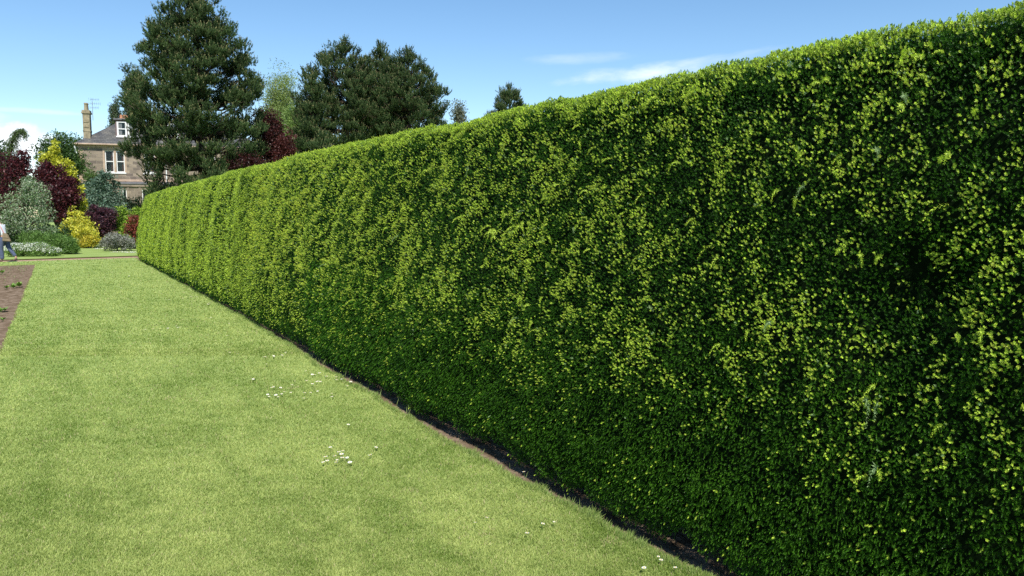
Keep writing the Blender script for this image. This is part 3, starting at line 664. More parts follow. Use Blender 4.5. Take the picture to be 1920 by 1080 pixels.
tree('small_tree', 858, 190, 260, 75, 15, 'small grey green tree top just right of the pine clump', 'tree', 206, [(.13, .15, .10), (.19, .20, .13)], size=.15, k=80, nper=26, crs=.45, lobes=4, jag=.3)
# upright poplars left of the big pine
def poplar(px, topy, Y, half, label, seed):
    g = np.random.default_rng(seed); top = at(px, topy, Y); E_ = empty('poplar_tree', (top[0], Y, 0), 0, label, 'poplar', 'upright poplars behind the house roof'); m = MB(); C_ = []
    m.tube([(0, 0, -.2), (0, 0, top[2]*.6), (0, 0, top[2]*.95)], [.35, .2, .04], 8); m.build('trunk', M_palebark, E_); m = MB()
    for k in range(15):
        a = g.uniform(0, 6.28); w = half*Y/FPX*g.uniform(.1, 1); z0 = top[2]*g.uniform(.35, .6); z1 = top[2]*(1-.16*(w/(half*Y/FPX))**1.3*g.uniform(.5, 1.4))
        e = np.array([math.cos(a)*w, math.sin(a)*w, z1]); s_ = np.array([0, 0, z0]); mid = np.array([e[0]*.75, e[1]*.75, (z0+z1)/2]); m.tube([s_, mid, e], [.09, .06, .015], 5, cap=False)
        for t in np.linspace(.0, 1, 22): q = mid*(1-t)+e*t; C_.append(q+g.normal(0, .16, 3))
    m.build('branches', M_palebark, E_); C_ = np.array(C_); n = len(C_)
    Vv, Ff, Cc = leafcloud(C_, np.full((n, 3), .26), 26, .15, [(.075, .11, .05), (.10, .145, .07), (.05, .08, .035)], g, .6, .6, up=.8); mesh_np('crown', Vv, Ff, M_leaf, E_, Cc)
poplar(243, 133, 84, 16, 'taller upright poplar with thin grey green twigs left of the tallest pine', 211)
poplar(217, 184, 86, 13, 'shorter upright poplar rising behind the dormer of the house', 212)
poplar(257, 118, 88, 14, 'upright poplar half hidden by the left edge of the tallest pine', 213)
# trees at the far left
tree('green_tree', 112, 250, 350, 62, 44, 'rounded mid green tree left of the stone house', 'tree', 221, [(.050, .105, .020), (.075, .14, .028), (.035, .08, .018)], size=.16, k=280, nper=46, crs=.5, lobes=11)
tree('green_tree', 143, 252, 360, 78, 22, 'dark evergreen showing behind the left corner of the house', 'tree', 222, [(.025, .055, .022), (.035, .07, .028)], size=.16, k=120, nper=40, crs=.5)
tree('green_tree', -8, 256, 380, 60, 34, 'dark green tree cut by the left edge of the photo', 'tree', 223, [(.022, .052, .018), (.035, .07, .022)], size=.16, k=150, nper=40, crs=.5)
tree('green_tree', 172, 318, 400, 58, 26, 'light green tree in front of the left wall of the house', 'tree', 224, [(.075, .14, .03), (.10, .17, .04)], size=.13, k=150, nper=40, crs=.38)
tree('green_tree', 262, 372, 420, 52, 30, 'dark bush at the foot of the house by the hedge end', 'bush', 225, [(.015, .032, .012), (.022, .042, .015)], size=.13, k=110, nper=40, crs=.4)
tree('green_tree', 40, 330, 420, 56, 48, 'dim green tree behind the maroon maples', 'tree', 226, [(.04, .085, .02), (.055, .11, .028)], size=.15, k=150, nper=36, crs=.5)
tree('green_tree', -75, 235, 420, 58, 60, 'broad green tree beyond the left edge of the photo', 'tree', 227, [(.04, .085, .02), (.055, .11, .028)], size=.17, k=200, nper=36, crs=.6)
# nodding conifer
def nodding(px, Y, seed):
    g = np.random.default_rng(seed); m_ = Y/FPX; b = at(px, 400, Y); E_ = empty('weeping_conifer', (b[0], Y, 0), 0, 'drooping conifer with a nodding hooked tip against the white cloud', 'conifer')
    path = [(8, 400), (10, 340), (16, 300), (22, 268), (29, 250), (37, 243), (43, 244), (46, 252), (46.5, 258)]
    pts = np.array([[at(x, y, Y)[0]-b[0], 0, at(x, y, Y)[2]] for x, y in path]); pts[0, 2] = -.2
    m = MB(); m.tube(pts, [.22, .16, .12, .09, .07, .055, .045, .03, .02], 7); m.build('trunk', M_bark, E_)
    wid = [30, 26, 19, 8, 3.6, 2.6, 1.8, 1.2, .6]; C_, A_ = [], []
    for i in range(len(pts)-1):
        for j in range((150, 150, 110, 60, 34, 22, 16, 10)[i]):
            t = g.uniform(); p = pts[i]*(1-t)+pts[i+1]*t; w = (wid[i]*(1-t)+wid[i+1]*t)*m_*g.uniform(.15, 1)**.6; a = g.uniform(0, 6.28)
            C_.append(p+np.array([math.cos(a)*w, math.sin(a)*w, -.30*w])); A_.append([math.cos(a)*.4, math.sin(a)*.4, -.9])
    C_ = np.array(C_); A_ = np.array(A_); n = len(C_); k = np.repeat(np.arange(n), 4)
    c = np.array([.11, .165, .06])*(1+g.normal(0, .2, (len(k), 1)))
    Vv, Ff, Cc = shoots(C_[k]+g.normal(0, .09, (len(k), 3)), A_[k]+g.normal(0, .3, (len(k), 3)), np.full(len(k), .20), 9, np.full(len(k), .09), np.full(len(k), .03), c*.8, c, spread=(45, 20))
    Vv[:, 2] = np.maximum(Vv[:, 2], .05); mesh_np('crown', Vv, Ff, M_needle, E_, Cc)
nodding(8, 52, 231)

# ------------------------------------------------------------------ garden shrubs at the end of the lawn
MAR = [(.085, .016, .022), (.060, .012, .018), (.12, .026, .030), (.035, .009, .014)]
YEL = [(.62, .56, .05), (.50, .50, .05), (.70, .66, .10), (.36, .40, .05)]
shrub('maroon_maple', [(8, 345, 44, 1.5, 1.4, 1.5, 150), (38, 318, 44, .55, .6, .7, 50), (-25, 350, 44, 1.4, 1.3, 1.6, 90), (15, 385, 43.5, 1.2, 1.1, 1.0, 80), (44, 296, 44, .22, .25, .55, 14)], .13, MAR,
      'dark maroon maple at the left edge, behind the silvery shrub', 'maple', 301, nper=34, base=(8, 400, 44), crs=.24)
shrub('maroon_maple', [(100, 335, 42, .80, .9, .75, 80), (88, 318, 42, .42, .5, .45, 30), (115, 365, 41.6, .95, 1.0, .75, 100), (92, 372, 42, .7, .8, .8, 60), (112, 395, 41.6, .80, .8, .65, 70), (135, 350, 42, .35, .4, .5, 30)], .13, MAR,
      'rounded maroon maple between the silvery shrub and the golden shrub', 'maple', 302, nper=34, base=(108, 425, 42), crs=.22)
shrub('golden_tree', [(105, 282, 46, .22, .3, .50, 16), (98, 300, 46, .55, .5, .5, 40), (114, 315, 46, .60, .5, .6, 50), (125, 335, 46, .45, .5, .6, 34), (140, 352, 45.5, .35, .4, .5, 24), (146, 378, 43.2, .34, .3, .75, 44), (85, 300, 46, .25, .3, .3, 12), (145, 402, 43, .36, .3, .5, 30)], .15,
      [(.52, .52, .04), (.60, .60, .07), (.40, .42, .04)], 'tall narrow yellow leaved tree rising behind the maroon maple', 'golden tree', 303, nper=24, base=(118, 420, 46), crs=.24, jag=.2)
shrub('golden_shrub', [(147, 425, 41, .70, .6, .55, 70), (132, 432, 41, .6, .5, .45, 50), (158, 438, 40.5, .60, .5, .40, 50), (143, 408, 41.5, .35, .4, .5, 26), (170, 447, 40.5, .35, .4, .3, 24)], .11, YEL,
      'bright lemon yellow shrub spreading over the lawn beside the purple bush', 'shrub', 304, nper=34, base=(147, 462, 41), crs=.22)
shrub('golden_mound', [(172, 453, 40, .42, .4, .28, 50), (155, 456, 40, .40, .4, .25, 44)], .08, [(.50, .42, .03), (.56, .46, .05), (.36, .36, .04)],
      'low deeper golden mound at the foot of the lemon yellow shrub', 'shrub', 305, nper=40, base=(166, 463, 40), crs=.2)
shrub('silver_shrub', [(42, 395, 36, 1.15, 1.0, .95, 130), (68, 372, 36, .65, .6, .60, 60), (58, 350, 36, .35, .4, .40, 26), (22, 412, 35.5, .75, .7, .60, 60), (78, 405, 36, .55, .5, .40, 34), (40, 430, 35.5, .8, .7, .45, 50), (88, 431, 36, .35, .4, .2, 16), (5, 428, 35, .5, .5, .6, 36), (52, 335, 36.5, .25, .3, .2, 9)], .095,
      [(.20, .29, .15), (.30, .36, .22), (.13, .22, .09), (.42, .46, .34), (.10, .18, .06)], 'pale silvery green shrub spreading in front of the two maroon maples', 'shrub', 306, nper=34, base=(40, 460, 36), crs=.24, jag=.34, aspect=.42, kdens=.75)
shrub('blue_spruce', [(192, 350, 50, 1.0, 1.0, .55, 60), (190, 372, 49.5, 1.30, 1.2, .60, 90), (192, 395, 49, 1.45, 1.3, .60, 100), (205, 412, 49, 1.15, 1.1, .5, 60), (178, 385, 49, .9, .9, .7, 50), (196, 334, 50, .5, .5, .4, 24)], .14,
      [(.09, .155, .11), (.12, .20, .14), (.055, .105, .070), (.17, .25, .18)], 'blue green layered conifer bush in front of the house', 'conifer', 307, nper=34, base=(192, 440, 50), crs=.30, up=-.1, outward=.9)
shrub('purple_bush', [(190, 412, 42, .75, .7, .60, 90), (178, 400, 42, .40, .4, .45, 34), (203, 402, 42, .45, .4, .35, 34), (195, 430, 42, .55, .5, .35, 40), (168, 422, 42, .2, .3, .3, 14)], .10, [(.060, .024, .040), (.085, .030, .045), (.040, .020, .032), (.13, .045, .06)],
      'purple leaved bush between the lemon yellow shrub and the grey mound', 'bush', 308, nper=36, base=(190, 452, 42), crs=.22)
shrub('lime_shrub', [(235, 415, 43, .55, .5, .50, 60), (222, 425, 43, .45, .4, .40, 40), (255, 410, 43, .45, .4, .50, 40), (230, 398, 43, .22, .3, .28, 16), (262, 398, 43, .25, .3, .3, 14), (243, 435, 42.5, .5, .4, .35, 40)], .11, [(.20, .33, .03), (.28, .42, .045), (.13, .23, .02), (.34, .46, .07)],
      'lime green shrub behind the grey mound by the hedge end', 'shrub', 309, nper=32, base=(238, 455, 43), crs=.22, jag=.2)
shrub('red_tipped_shrub', [(253, 418, 39, .28, .3, .45, 34), (245, 432, 39, .28, .3, .30, 26), (258, 435, 39, .30, .3, .45, 34), (254, 452, 39, .22, .3, .25, 18)], .09, [(.26, .060, .035), (.34, .10, .06), (.14, .08, .03), (.18, .035, .03)],
      'rusty red tipped shrub beside the far end of the hedge', 'shrub', 310, nper=34, base=(253, 466, 39), crs=.18)
shrub('grey_mound_shrub', [(220, 453, 36.6, .62, .55, .36, 90), (205, 457, 36.6, .34, .4, .30, 36), (238, 457, 36.6, .38, .4, .28, 36), (212, 445, 36.8, .28, .3, .18, 18)], .07, [(.24, .25, .20), (.32, .32, .28), (.17, .18, .14), (.38, .37, .33), (.12, .13, .09)],
      'low grey leaved mound shrub standing on the far lawn', 'shrub', 311, nper=48, base=(220, 470, 36.6), crs=.17, aspect=.5)
shrub('green_herb_mound', [(110, 458, 34, .62, .6, .42, 80), (125, 462, 33.6, .48, .45, .36, 60), (85, 455, 34.5, .65, .6, .42, 70), (60, 450, 35, .55, .6, .42, 50), (138, 466, 33.8, .25, .3, .25, 20)], .11, [(.12, .22, .045), (.16, .27, .06), (.08, .16, .03)],
      'low fresh green mound of narrow leaved plants behind the white flowers', 'herb mound', 312, nper=52, base=(105, 476, 34), crs=.18, aspect=.22, outward=.9, up=.5, jag=.08)
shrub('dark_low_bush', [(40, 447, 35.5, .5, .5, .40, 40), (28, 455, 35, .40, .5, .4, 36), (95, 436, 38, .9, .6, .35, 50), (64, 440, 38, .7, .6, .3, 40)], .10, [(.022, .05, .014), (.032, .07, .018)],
      'dark green low bush under the silvery shrub', 'bush', 313, nper=40, base=(50, 470, 36), crs=.2)
# white flower patch: leaves and blossom
E_ = shrub('white_flower_patch', [(50, 469, 31.8, .45, .45, .30, 80), (72, 469, 31.8, .48, .45, .30, 80), (97, 473, 31.8, .34, .35, .22, 50), (28, 469, 31.5, .40, .4, .28, 60)], .07, [(.16, .27, .06), (.22, .34, .09), (.12, .20, .04)],
      'low patch of white flowers edging the far side of the path', 'flower patch', 314, nper=44, base=(62, 484, 31.8), crs=.15, aspect=.35, up=.6, outward=.8)
g = np.random.default_rng(315); cs = []
for (px, py, Y, rx, ry, rz, k) in [(50, 469, 31.8, .49, .5, .33, 800), (72, 469, 31.8, .52, .5, .33, 800), (97, 473, 31.8, .37, .4, .25, 450), (28, 469, 31.5, .43, .45, .31, 600)]:
    c = at(px, py, Y); d = unit(g.normal(0, 1, (k, 3))); d[:, 2] = np.abs(d[:, 2])*.9+.02; cs.append(c+d*np.array([rx, ry, rz])*g.uniform(.92, 1.08, (k, 1)))
P_ = np.concatenate(cs)-np.array(E_.location); n = len(P_); P_[:, 2] = np.maximum(P_[:, 2], .05); w_ = cvar((.80, .82, .74), n, g, .05, .03)
mesh_np('blossom', *needles(P_, unit(g.normal(0, 1, (n, 3))), unit(g.normal(0, 1, (n, 3))), g.uniform(.025, .055, n), g.uniform(.02, .045, n), w_)[:2], M_leaf, E_, np.repeat(w_, 4, 0))
# fallen petals on the far lawn
n = 900; g = np.random.default_rng(316); pick = g.integers(0, 3, n); X = np.zeros(n); Y_ = np.zeros(n)
for k, (x0, x1, yy) in enumerate(((208, 243, 473.6), (178, 202, 467.2), (240, 256, 474))):
    m_ = pick == k; t = g.uniform(0, 1, m_.sum())
    a, b = ground(x0, yy), ground(x1, yy); X[m_] = a[0]+(b[0]-a[0])*t; Y_[m_] = a[1]+(b[1]-a[1])*t+g.normal(0, .12, m_.sum())
pos = np.stack([X, Y_, np.full(n, .02)], -1); d = unit(np.stack([g.normal(0, 1, n), g.normal(0, 1, n), g.uniform(0, .3, n)], -1)); w_ = cvar((.8, .78, .72), n, g, .05, .02)
tag(mesh_np('fallen_petals', *needles(pos, d, unit(np.cross(d, np.array([0, 0, 1.]))), np.full(n, .05), np.full(n, .04), w_)[:2], M_leaf, None, np.repeat(w_, 4, 0)), 'scattered white petals lying in streaks on the far lawn', 'petals', kind='stuff')
# seedlings in the bed
def seedling(px, py, size, nleaf, label, seed, cols=((.16, .30, .05), (.24, .38, .08))):
    g = np.random.default_rng(seed); p = ground(px, py, -.02); E_ = empty('seedling', (p[0], p[1], -.03), 0, label, 'seedling', 'seedlings coming up in the flower bed')
    a = g.uniform(0, 6.28, nleaf); el_ = g.uniform(.1, .8, nleaf); d = np.stack([np.cos(a)*np.cos(el_), np.sin(a)*np.cos(el_), np.sin(el_)], -1)
    base = np.zeros((nleaf, 3)); base[:, 2] = g.uniform(.3, .9, nleaf)*size*.5; w = unit(np.cross(d, np.array([0, 0, 1.]))); c = np.array(cols)[g.integers(0, 2, nleaf)]
    ln = size*g.uniform(.5, 1.1, nleaf); mesh_np('leaves', *needles(base, d, w, ln, ln*.5, c), M_leaf, E_)  if False else None
    V_, F_, C2 = needles(base, d, w, ln, ln*.5, c); mesh_np('leaves', V_, F_, M_leaf, E_, C2)
    m = MB(); m.tube([(0, 0, -.03), (0, 0, size*.7)], [.006, .003], 5); m.build('stem', M_stem, E_)
for a_ in ((13, 541, 0.101, 22, 'leafy seedling at the left end of the upper row in the soil bed', 401), (25, 540, 0.125, 26, 'bushy seedling in the middle of the upper row in the soil bed', 402), (36, 538, 0.140, 26, 'tallest leafy seedling at the right end of the upper row', 403),
           (2, 584, 0.101, 20, 'pale seedling at the left edge of the photo in the soil bed', 404), (9, 583, 0.086, 18, 'small pale seedling just right of the one at the photo edge', 405), (6, 601, 0.078, 16, 'flat pale seedling lowest in the soil bed', 406), (4, 514, 0.156, 18, 'seedling far back in the soil bed near the path', 407)):
    seedling(*a_)
n = 2600; g = np.random.default_rng(410); t = g.uniform(0, 1, n)**1.5*9; u = g.uniform(.2, 7, n)
pos2 = bedA[None]+bu[None]*t[:, None]-pdir[None]*u[:, None]; pos = np.stack([pos2[:, 0], pos2[:, 1], np.full(n, -.03)], -1); d = unit(g.normal(0, 1, (n, 3))*[1, 1, .3]+[0, 0, .6])
c = np.array([.20, .28, .09])*(1+g.normal(0, .2, (n, 1))); V_, F_, C2 = needles(pos, d, unit(np.cross(d, g.normal(0, 1, (n, 3)))), g.uniform(.015, .05, n), g.uniform(.01, .025, n), c)
tag(mesh_np('weeds', V_, F_, M_leaf, None, C2), 'tiny weeds sprinkled over the brown soil bed', 'weeds', kind='stuff')

# ------------------------------------------------------------------ the stone house
def stone_mat():
    m, nt, b = newmat('sandstone'); N, L = nt.nodes, nt.links; tc = N.new('ShaderNodeTexCoord')
    sp = N.new('ShaderNodeSeparateXYZ'); L.new(tc.outputs['Object'], sp.inputs[0]); ad = N.new('ShaderNodeMath'); ad.operation = 'ADD'; L.new(sp.outputs[0], ad.inputs[0]); L.new(sp.outputs[1], ad.inputs[1])
    cb = N.new('ShaderNodeCombineXYZ'); L.new(ad.outputs[0], cb.inputs[0]); L.new(sp.outputs[2], cb.inputs[1])
    nzw = N.new('ShaderNodeTexNoise'); nzw.inputs['Scale'].default_value = 2.2; L.new(cb.outputs[0], nzw.inputs['Vector'])
    mixv = N.new('ShaderNodeMix'); mixv.data_type = 'VECTOR'; mixv.inputs['Factor'].default_value = .08; L.new(cb.outputs[0], mixv.inputs['A']); L.new(nzw.outputs['Color'], mixv.inputs['B'])
    br = N.new('ShaderNodeTexBrick'); br.inputs['Scale'].default_value = 1.0; br.inputs['Brick Width'].default_value = .52; br.inputs['Row Height'].default_value = .24; br.inputs['Mortar Size'].default_value = .014
    br.inputs['Color1'].default_value = (.17, .140, .115, 1); br.inputs['Color2'].default_value = (.40, .33, .245, 1); br.inputs['Mortar'].default_value = (.36, .30, .24, 1); br.inputs['Bias'].default_value = -.1
    L.new(mixv.outputs['Result'], br.inputs['Vector'])
    nz = N.new('ShaderNodeTexNoise'); nz.inputs['Scale'].default_value = 1.1; nz.inputs['Detail'].default_value = 6; L.new(tc.outputs['Object'], nz.inputs['Vector'])
    cr = N.new('ShaderNodeValToRGB'); cr.color_ramp.elements[0].color = (.50, .48, .47, 1); cr.color_ramp.elements[0].position = .35; cr.color_ramp.elements[1].color = (1, .96, .92, 1); cr.color_ramp.elements[1].position = .65
    L.new(nz.outputs[0], cr.inputs[0]); mu = N.new('ShaderNodeMix'); mu.data_type = 'RGBA'; mu.blend_type = 'MULTIPLY'; mu.inputs['Factor'].default_value = .6
    L.new(br.outputs[0], mu.inputs['A']); L.new(cr.outputs[0], mu.inputs['B']); L.new(mu.outputs['Result'], b.inputs['Base Color']); b.inputs['Roughness'].default_value = .95
    bp = N.new('ShaderNodeBump'); bp.inputs['Strength'].default_value = .6; bp.inputs['Distance'].default_value = .03; L.new(br.outputs['Fac'], bp.inputs['Height']); bp.invert = True; L.new(bp.outputs[0], b.inputs['Normal'])
    return m
def slate_mat():
    m, nt, b = newmat('roof_slate'); N, L = nt.nodes, nt.links; tc = N.new('ShaderNodeTexCoord')
    sp = N.new('ShaderNodeSeparateXYZ'); L.new(tc.outputs['Object'], sp.inputs[0]); ad = N.new('ShaderNodeMath'); ad.operation = 'ADD'; L.new(sp.outputs[0], ad.inputs[0]); L.new(sp.outputs[1], ad.inputs[1])
    cb = N.new('ShaderNodeCombineXYZ'); L.new(sp.outputs[0], cb.inputs[0]); L.new(sp.outputs[2], cb.inputs[1])
    br = N.new('ShaderNodeTexBrick'); br.inputs['Scale'].default_value = 1; br.inputs['Brick Width'].default_value = .28; br.inputs['Row Height'].default_value = .15; br.inputs['Mortar Size'].default_value = .01
    br.inputs['Color1'].default_value = (.085, .088, .088, 1); br.inputs['Color2'].default_value = (.165, .165, .155, 1); br.inputs['Mortar'].default_value = (.05, .05, .055, 1)
    L.new(cb.outputs[0], br.inputs['Vector'])
    nz = N.new('ShaderNodeTexNoise'); nz.inputs['Scale'].default_value = 1.6; nz.inputs['Detail'].default_value = 7; L.new(tc.outputs['Object'], nz.inputs['Vector'])
    cr = N.new('ShaderNodeValToRGB'); cr.color_ramp.elements[0].color = (.6, .6, .65, 1); cr.color_ramp.elements[0].position = .35; cr.color_ramp.elements[1].color = (1.0, .95, .85, 1); cr.color_ramp.elements[1].position = .65
    L.new(nz.outputs[0], cr.inputs[0]); mu = N.new('ShaderNodeMix'); mu.data_type = 'RGBA'; mu.blend_type = 'MULTIPLY'; mu.inputs['Factor'].default_value = 1
    L.new(br.outputs[0], mu.inputs['A']); L.new(cr.outputs[0], mu.inputs['B']); L.new(mu.outputs['Result'], b.inputs['Base Color']); b.inputs['Roughness'].default_value = .6
    bp = N.new('ShaderNodeBump'); bp.inputs['Strength'].default_value = .5; bp.inputs['Distance'].default_value = .02; bp.invert = True; L.new(br.outputs['Fac'], bp.inputs['Height']); L.new(bp.outputs[0], b.inputs['Normal'])
    return m
M_stone = stone_mat(); M_slate = slate_mat()
M_dress = noise_mat('dressed_stone', (.36, .26, .19), (.50, .38, .28), 3, rough=.9)
M_chim = noise_mat('chimney_stone', (.20, .17, .11), (.38, .32, .21), 4, rough=.95, bump=.3)
M_white = noise_mat('white_paint', (.72, .72, .70), (.80, .80, .78), 3, rough=.5)
M_lead = noise_mat('lead', (.10, .10, .11), (.17, .17, .18), 3, rough=.6)
M_clay = noise_mat('clay_pot', (.40, .18, .10), (.52, .26, .15), 5, rough=.9)
M_metal = noise_mat('aerial_metal', (.35, .36, .38), (.45, .46, .48), 5, rough=.4, metallic=.8)
M_cheek = noise_mat('dormer_cheek', (.13, .085, .085), (.18, .12, .115), 4, rough=.8)
M_curtain = noise_mat('room_curtain', (.30, .10, .07), (.42, .16, .11), 4, rough=.9, stretch=(6, 1, 1))
M_room = noise_mat('dark_room', (.012, .012, .012), (.03, .028, .025), 2, rough=.9)
mg, nt, b = newmat('window_glass'); b.inputs['Base Color'].default_value = (.02, .03, .03, 1); b.inputs['Roughness'].default_value = .06; b.inputs['Specular IOR Level'].default_value = .6
tp_ = nt.nodes.new('ShaderNodeBsdfTransparent'); mx_ = nt.nodes.new('ShaderNodeMixShader'); fr_ = nt.nodes.new('ShaderNodeTexNoise'); fr_.inputs['Scale'].default_value = .8
mx_.inputs[0].default_value = .35; nt.links.new(tp_.outputs[0], mx_.inputs[1]); nt.links.new(b.outputs[0], mx_.inputs[2]); nt.links.new(mx_.outputs[0], nt.nodes['Material Output'].inputs['Surface'])
M_glass = mg
HU = np.array([.945, .326]); HU /= np.linalg.norm(HU); hO = at(155, 440, 67)
house = empty('stone_house', (hO[0], hO[1], 0), math.atan2(HU[1], HU[0]), 'two storey sandstone house with slate roof and dormers behind the shrubs', 'house')
W_, D_ = 15.0, 10.5
def wall_open(mb, u0, u1, z0, z1, y, ops, dep=.22):
    """front wall in the plane y with rectangular openings and their reveals"""
    us = sorted({u0, u1, *[o[0] for o in ops], *[o[1] for o in ops]}); zs = sorted({z0, z1, *[o[2] for o in ops], *[o[3] for o in ops]})
    for a, b_ in zip(us, us[1:]):
        for c, d in zip(zs, zs[1:]):
            if any(o[0] <= a+1e-6 and b_ <= o[1]+1e-6 and o[2] <= c+1e-6 and d <= o[3]+1e-6 for o in ops): continue
            mb.add([(a, y, c), (b_, y, c), (b_, y, d), (a, y, d)], [(0, 1, 2, 3)])
    for a, b_, c, d in ops:
        q = y+dep
        mb.add([(a, y, c), (a, q, c), (a, q, d), (a, y, d)], [(0, 1, 2, 3)]); mb.add([(b_, y, c), (b_, q, c), (b_, q, d), (b_, y, d)], [(0, 3, 2, 1)])
        mb.add([(a, y, d), (b_, y, d), (b_, q, d), (a, q, d)], [(0, 3, 2, 1)]); mb.add([(a, y, c), (b_, y, c), (b_, q, c), (a, q, c)], [(0, 1, 2, 3)])
ops = [(2.02, 2.72, 5.5, 7.40), (2.90, 3.56, 5.5, 7.40), (5.12, 5.98, 5.5, 7.40), (7.55, 8.35, 5.5, 7.40), (10.2, 11.0, 5.5, 7.4), (12.3, 13.1, 5.5, 7.4), (1.0, 1.9, 1.3, 3.6)]
wb = MB(); wall_open(wb, 0, W_, 0, 7.85, 0, ops)
wb.add([(0, 0, 0), (0, D_, 0), (0, D_, 7.85), (0, 0, 7.85)], [(0, 3, 2, 1)]); wb.add([(W_, 0, 0), (W_, D_, 0), (W_, D_, 7.85), (W_, 0, 7.85)], [(0, 1, 2, 3)])
wb.add([(0, D_, 0), (W_, D_, 0), (W_, D_, 7.85), (0, D_, 7.85)], [(0, 3, 2, 1)])
wb.build('wall', M_stone, house)
rm = MB(); rm.box(.3, W_-.3, .9, 1.0, .1, 7.8); rm.build('interior', M_room, house)
qs = MB()
for k in range(25):
    z = .02+k*.31; w = .38 if k % 2 else .24; qs.box(-.02, w, -.018, .3 if k % 2 else .45, z, z+.295)
qs.build('quoins', M_dress, house)
for a, b_, c, d in ops:
    tr = MB()
    tr.box(a-.15, a-.003, -.02, .05, c-.02, d+.02); tr.box(b_+.003, b_+.15, -.021, .05, c-.02, d+.02); tr.box(a-.17, b_+.17, -.024, .05, d+.023, d+.24); tr.build('window_surround', M_dress, house)
cs_ = MB(); cs_.box(-.03, W_+.03, -.05, .02, 4.72, 4.90); cs_.box(-.05, W_+.05, -.07, .02, 7.62, 7.84); cs_.build('string_course', M_dress, house)
def sash(parent, u0, u1, z0, z1, y, curtain=0):
    f = MB(); t = .075; zm = (z0+z1)/2
    f.box(u0, u0+t, y, y+.08, z0, z1); f.box(u1-t, u1, y, y+.08, z0, z1); f.box(u0+t, u1-t, y+.002, y+.078, z0, z0+t*1.3); f.box(u0+t, u1-t, y+.002, y+.078, z1-t, z1); f.box(u0+t, u1-t, y+.004, y+.076, zm-t*.5, zm+t*.5)
    w = f.build('window', M_white, parent)
    p = MB(); p.box(u0+t*.8, u1-t*.8, y+.045, y+.052, z0+t, z1-t*.8); p.build('pane', M_glass, w)
    s = MB(); s.box(u0-.10, u1+.10, y-.16, y+.01, z0-.11, z0-.004); s.build('sill', M_white, w)
    if curtain:
        c = MB(); wv = (u1-u0)*.36
        for (a, b_) in ((u1-wv, u1-.05),) if curtain == 1 else ((u0+.05, u0+wv), (u1-wv, u1-.05)):
            n = 10
            for i in range(n):
                x0 = a+(b_-a)*i/n; x1 = a+(b_-a)*(i+1)/n; ya = y+.16+.03*(i % 2); yb = y+.16+.03*((i+1) % 2); c.add([(x0, ya, z0), (x1, yb, z0), (x1, yb, z1), (x0, ya, z1)], [(0, 1, 2, 3)])
        c.build('curtain', M_curtain, w)
    return w
for i_, (a, b_, c, d) in enumerate(ops): sash(house, a, b_, c, d, .10, curtain=1 if i_ < 3 else 0)
# roof: four slopes to a lead flat
rf = MB(); e = .28; zi = 7.86; zr = 10.25; ins = 3.1
B = [(-e, -e, zi), (W_+e, -e, zi), (W_+e, D_+e, zi), (-e, D_+e, zi)]; T = [(ins-.1, ins, zr), (W_-ins, ins, zr), (W_-ins, D_-ins, zr), (ins-.1, D_-ins, zr)]
rf.add(B+T, [(0, 1, 5, 4), (1, 2, 6, 5), (2, 3, 7, 6), (3, 0, 4, 7), (4, 5, 6, 7), (3, 2, 1, 0)])
roof = rf.build('roof', M_slate, house)
rd = MB(); rd.tube([B[0], T[0]], .035, 6); rd.tube([T[0], T[1]], .05, 6); rd.tube([B[1], T[1]], .035, 6); rd.tube([T[0], T[3]], .05, 6); rd.build('ridge_lead', M_lead, roof)
gt = MB(); gt.tube([(-e-.05, -e-.06, zi+.01), (W_+e, -e-.06, zi+.01)], .075, 8); gt.tube([(-e-.06, -e-.05, zi+.005), (-e-.06, D_, zi+.005)], .075, 8); gt.build('gutter', M_dress, house)
dp = MB(); dp.tube([(-e, -e, zi-.05), (-.12, -.12, zi-.7), (-.12, -.12, 0)], .055, 8); dp.tube([(6.9, -.12, 7.7), (6.9, -.12, .1)], .05, 8); dp.build('downpipe', M_white, house)
# chimney on the left gable, with pot and aerial
ch = MB(); ch.box(.36, .90, .5, 1.3, 7.9, 10.55); ch.box(.33, .93, .47, 1.33, 9.0, 9.13); ch.box(.28, .98, .42, 1.38, 10.55, 10.68); ch.box(.32, .94, .46, 1.34, 10.68, 10.84); ch.box(.44, .82, .46, .50, 9.35, 9.5); ch.box(.44, .82, .46, .5, 9.8, 9.92)
chim = ch.build('chimney', M_chim, roof)
for yy in (.75, 1.1):
    pt = MB(); pt.tube([(.62, yy, 10.84), (.62, yy, 11.35), (.62, yy, 11.38), (.62, yy, 11.48)], [.16, .13, .165, .15], 12); pt.build('chimney_pot', M_chim, roof)
c2 = MB(); c2.box(2.75, 3.6, 3.5, 5.2, 10.2, 10.5); c2.box(2.7, 3.65, 3.45, 5.25, 10.5, 10.58); c2.build('chimney', M_chim, roof)
for u_ in (2.92, 3.2, 3.45):
    pt = MB(); pt.tube([(u_, 4, 10.58), (u_, 4, 10.95)], [.13, .11], 10); pt.build('chimney_pot', M_clay, roof)
pt = MB(); pt.tube([(4.4, 3.4, 10.2), (4.4, 3.4, 11.1)], [.10, .09], 10); pt.build('vent_pipe', M_white, roof)
ae = MB(); ae.tube([(1.12, .8, 10.0), (1.12, .8, 11.9)], .022, 6)
for z_, l_ in ((11.8, .55), (11.45, .65), (11.1, .5)):
    ae.tube([(1.12-l_*.3, .8, z_), (1.12+l_, .8, z_)], .012, 5)
    for q in np.linspace(-.25, l_*.95, 7): ae.tube([(1.12+q, .8, z_-.13), (1.12+q, .8, z_+.13)], .008, 4)
ae.build('aerial', M_metal, roof)
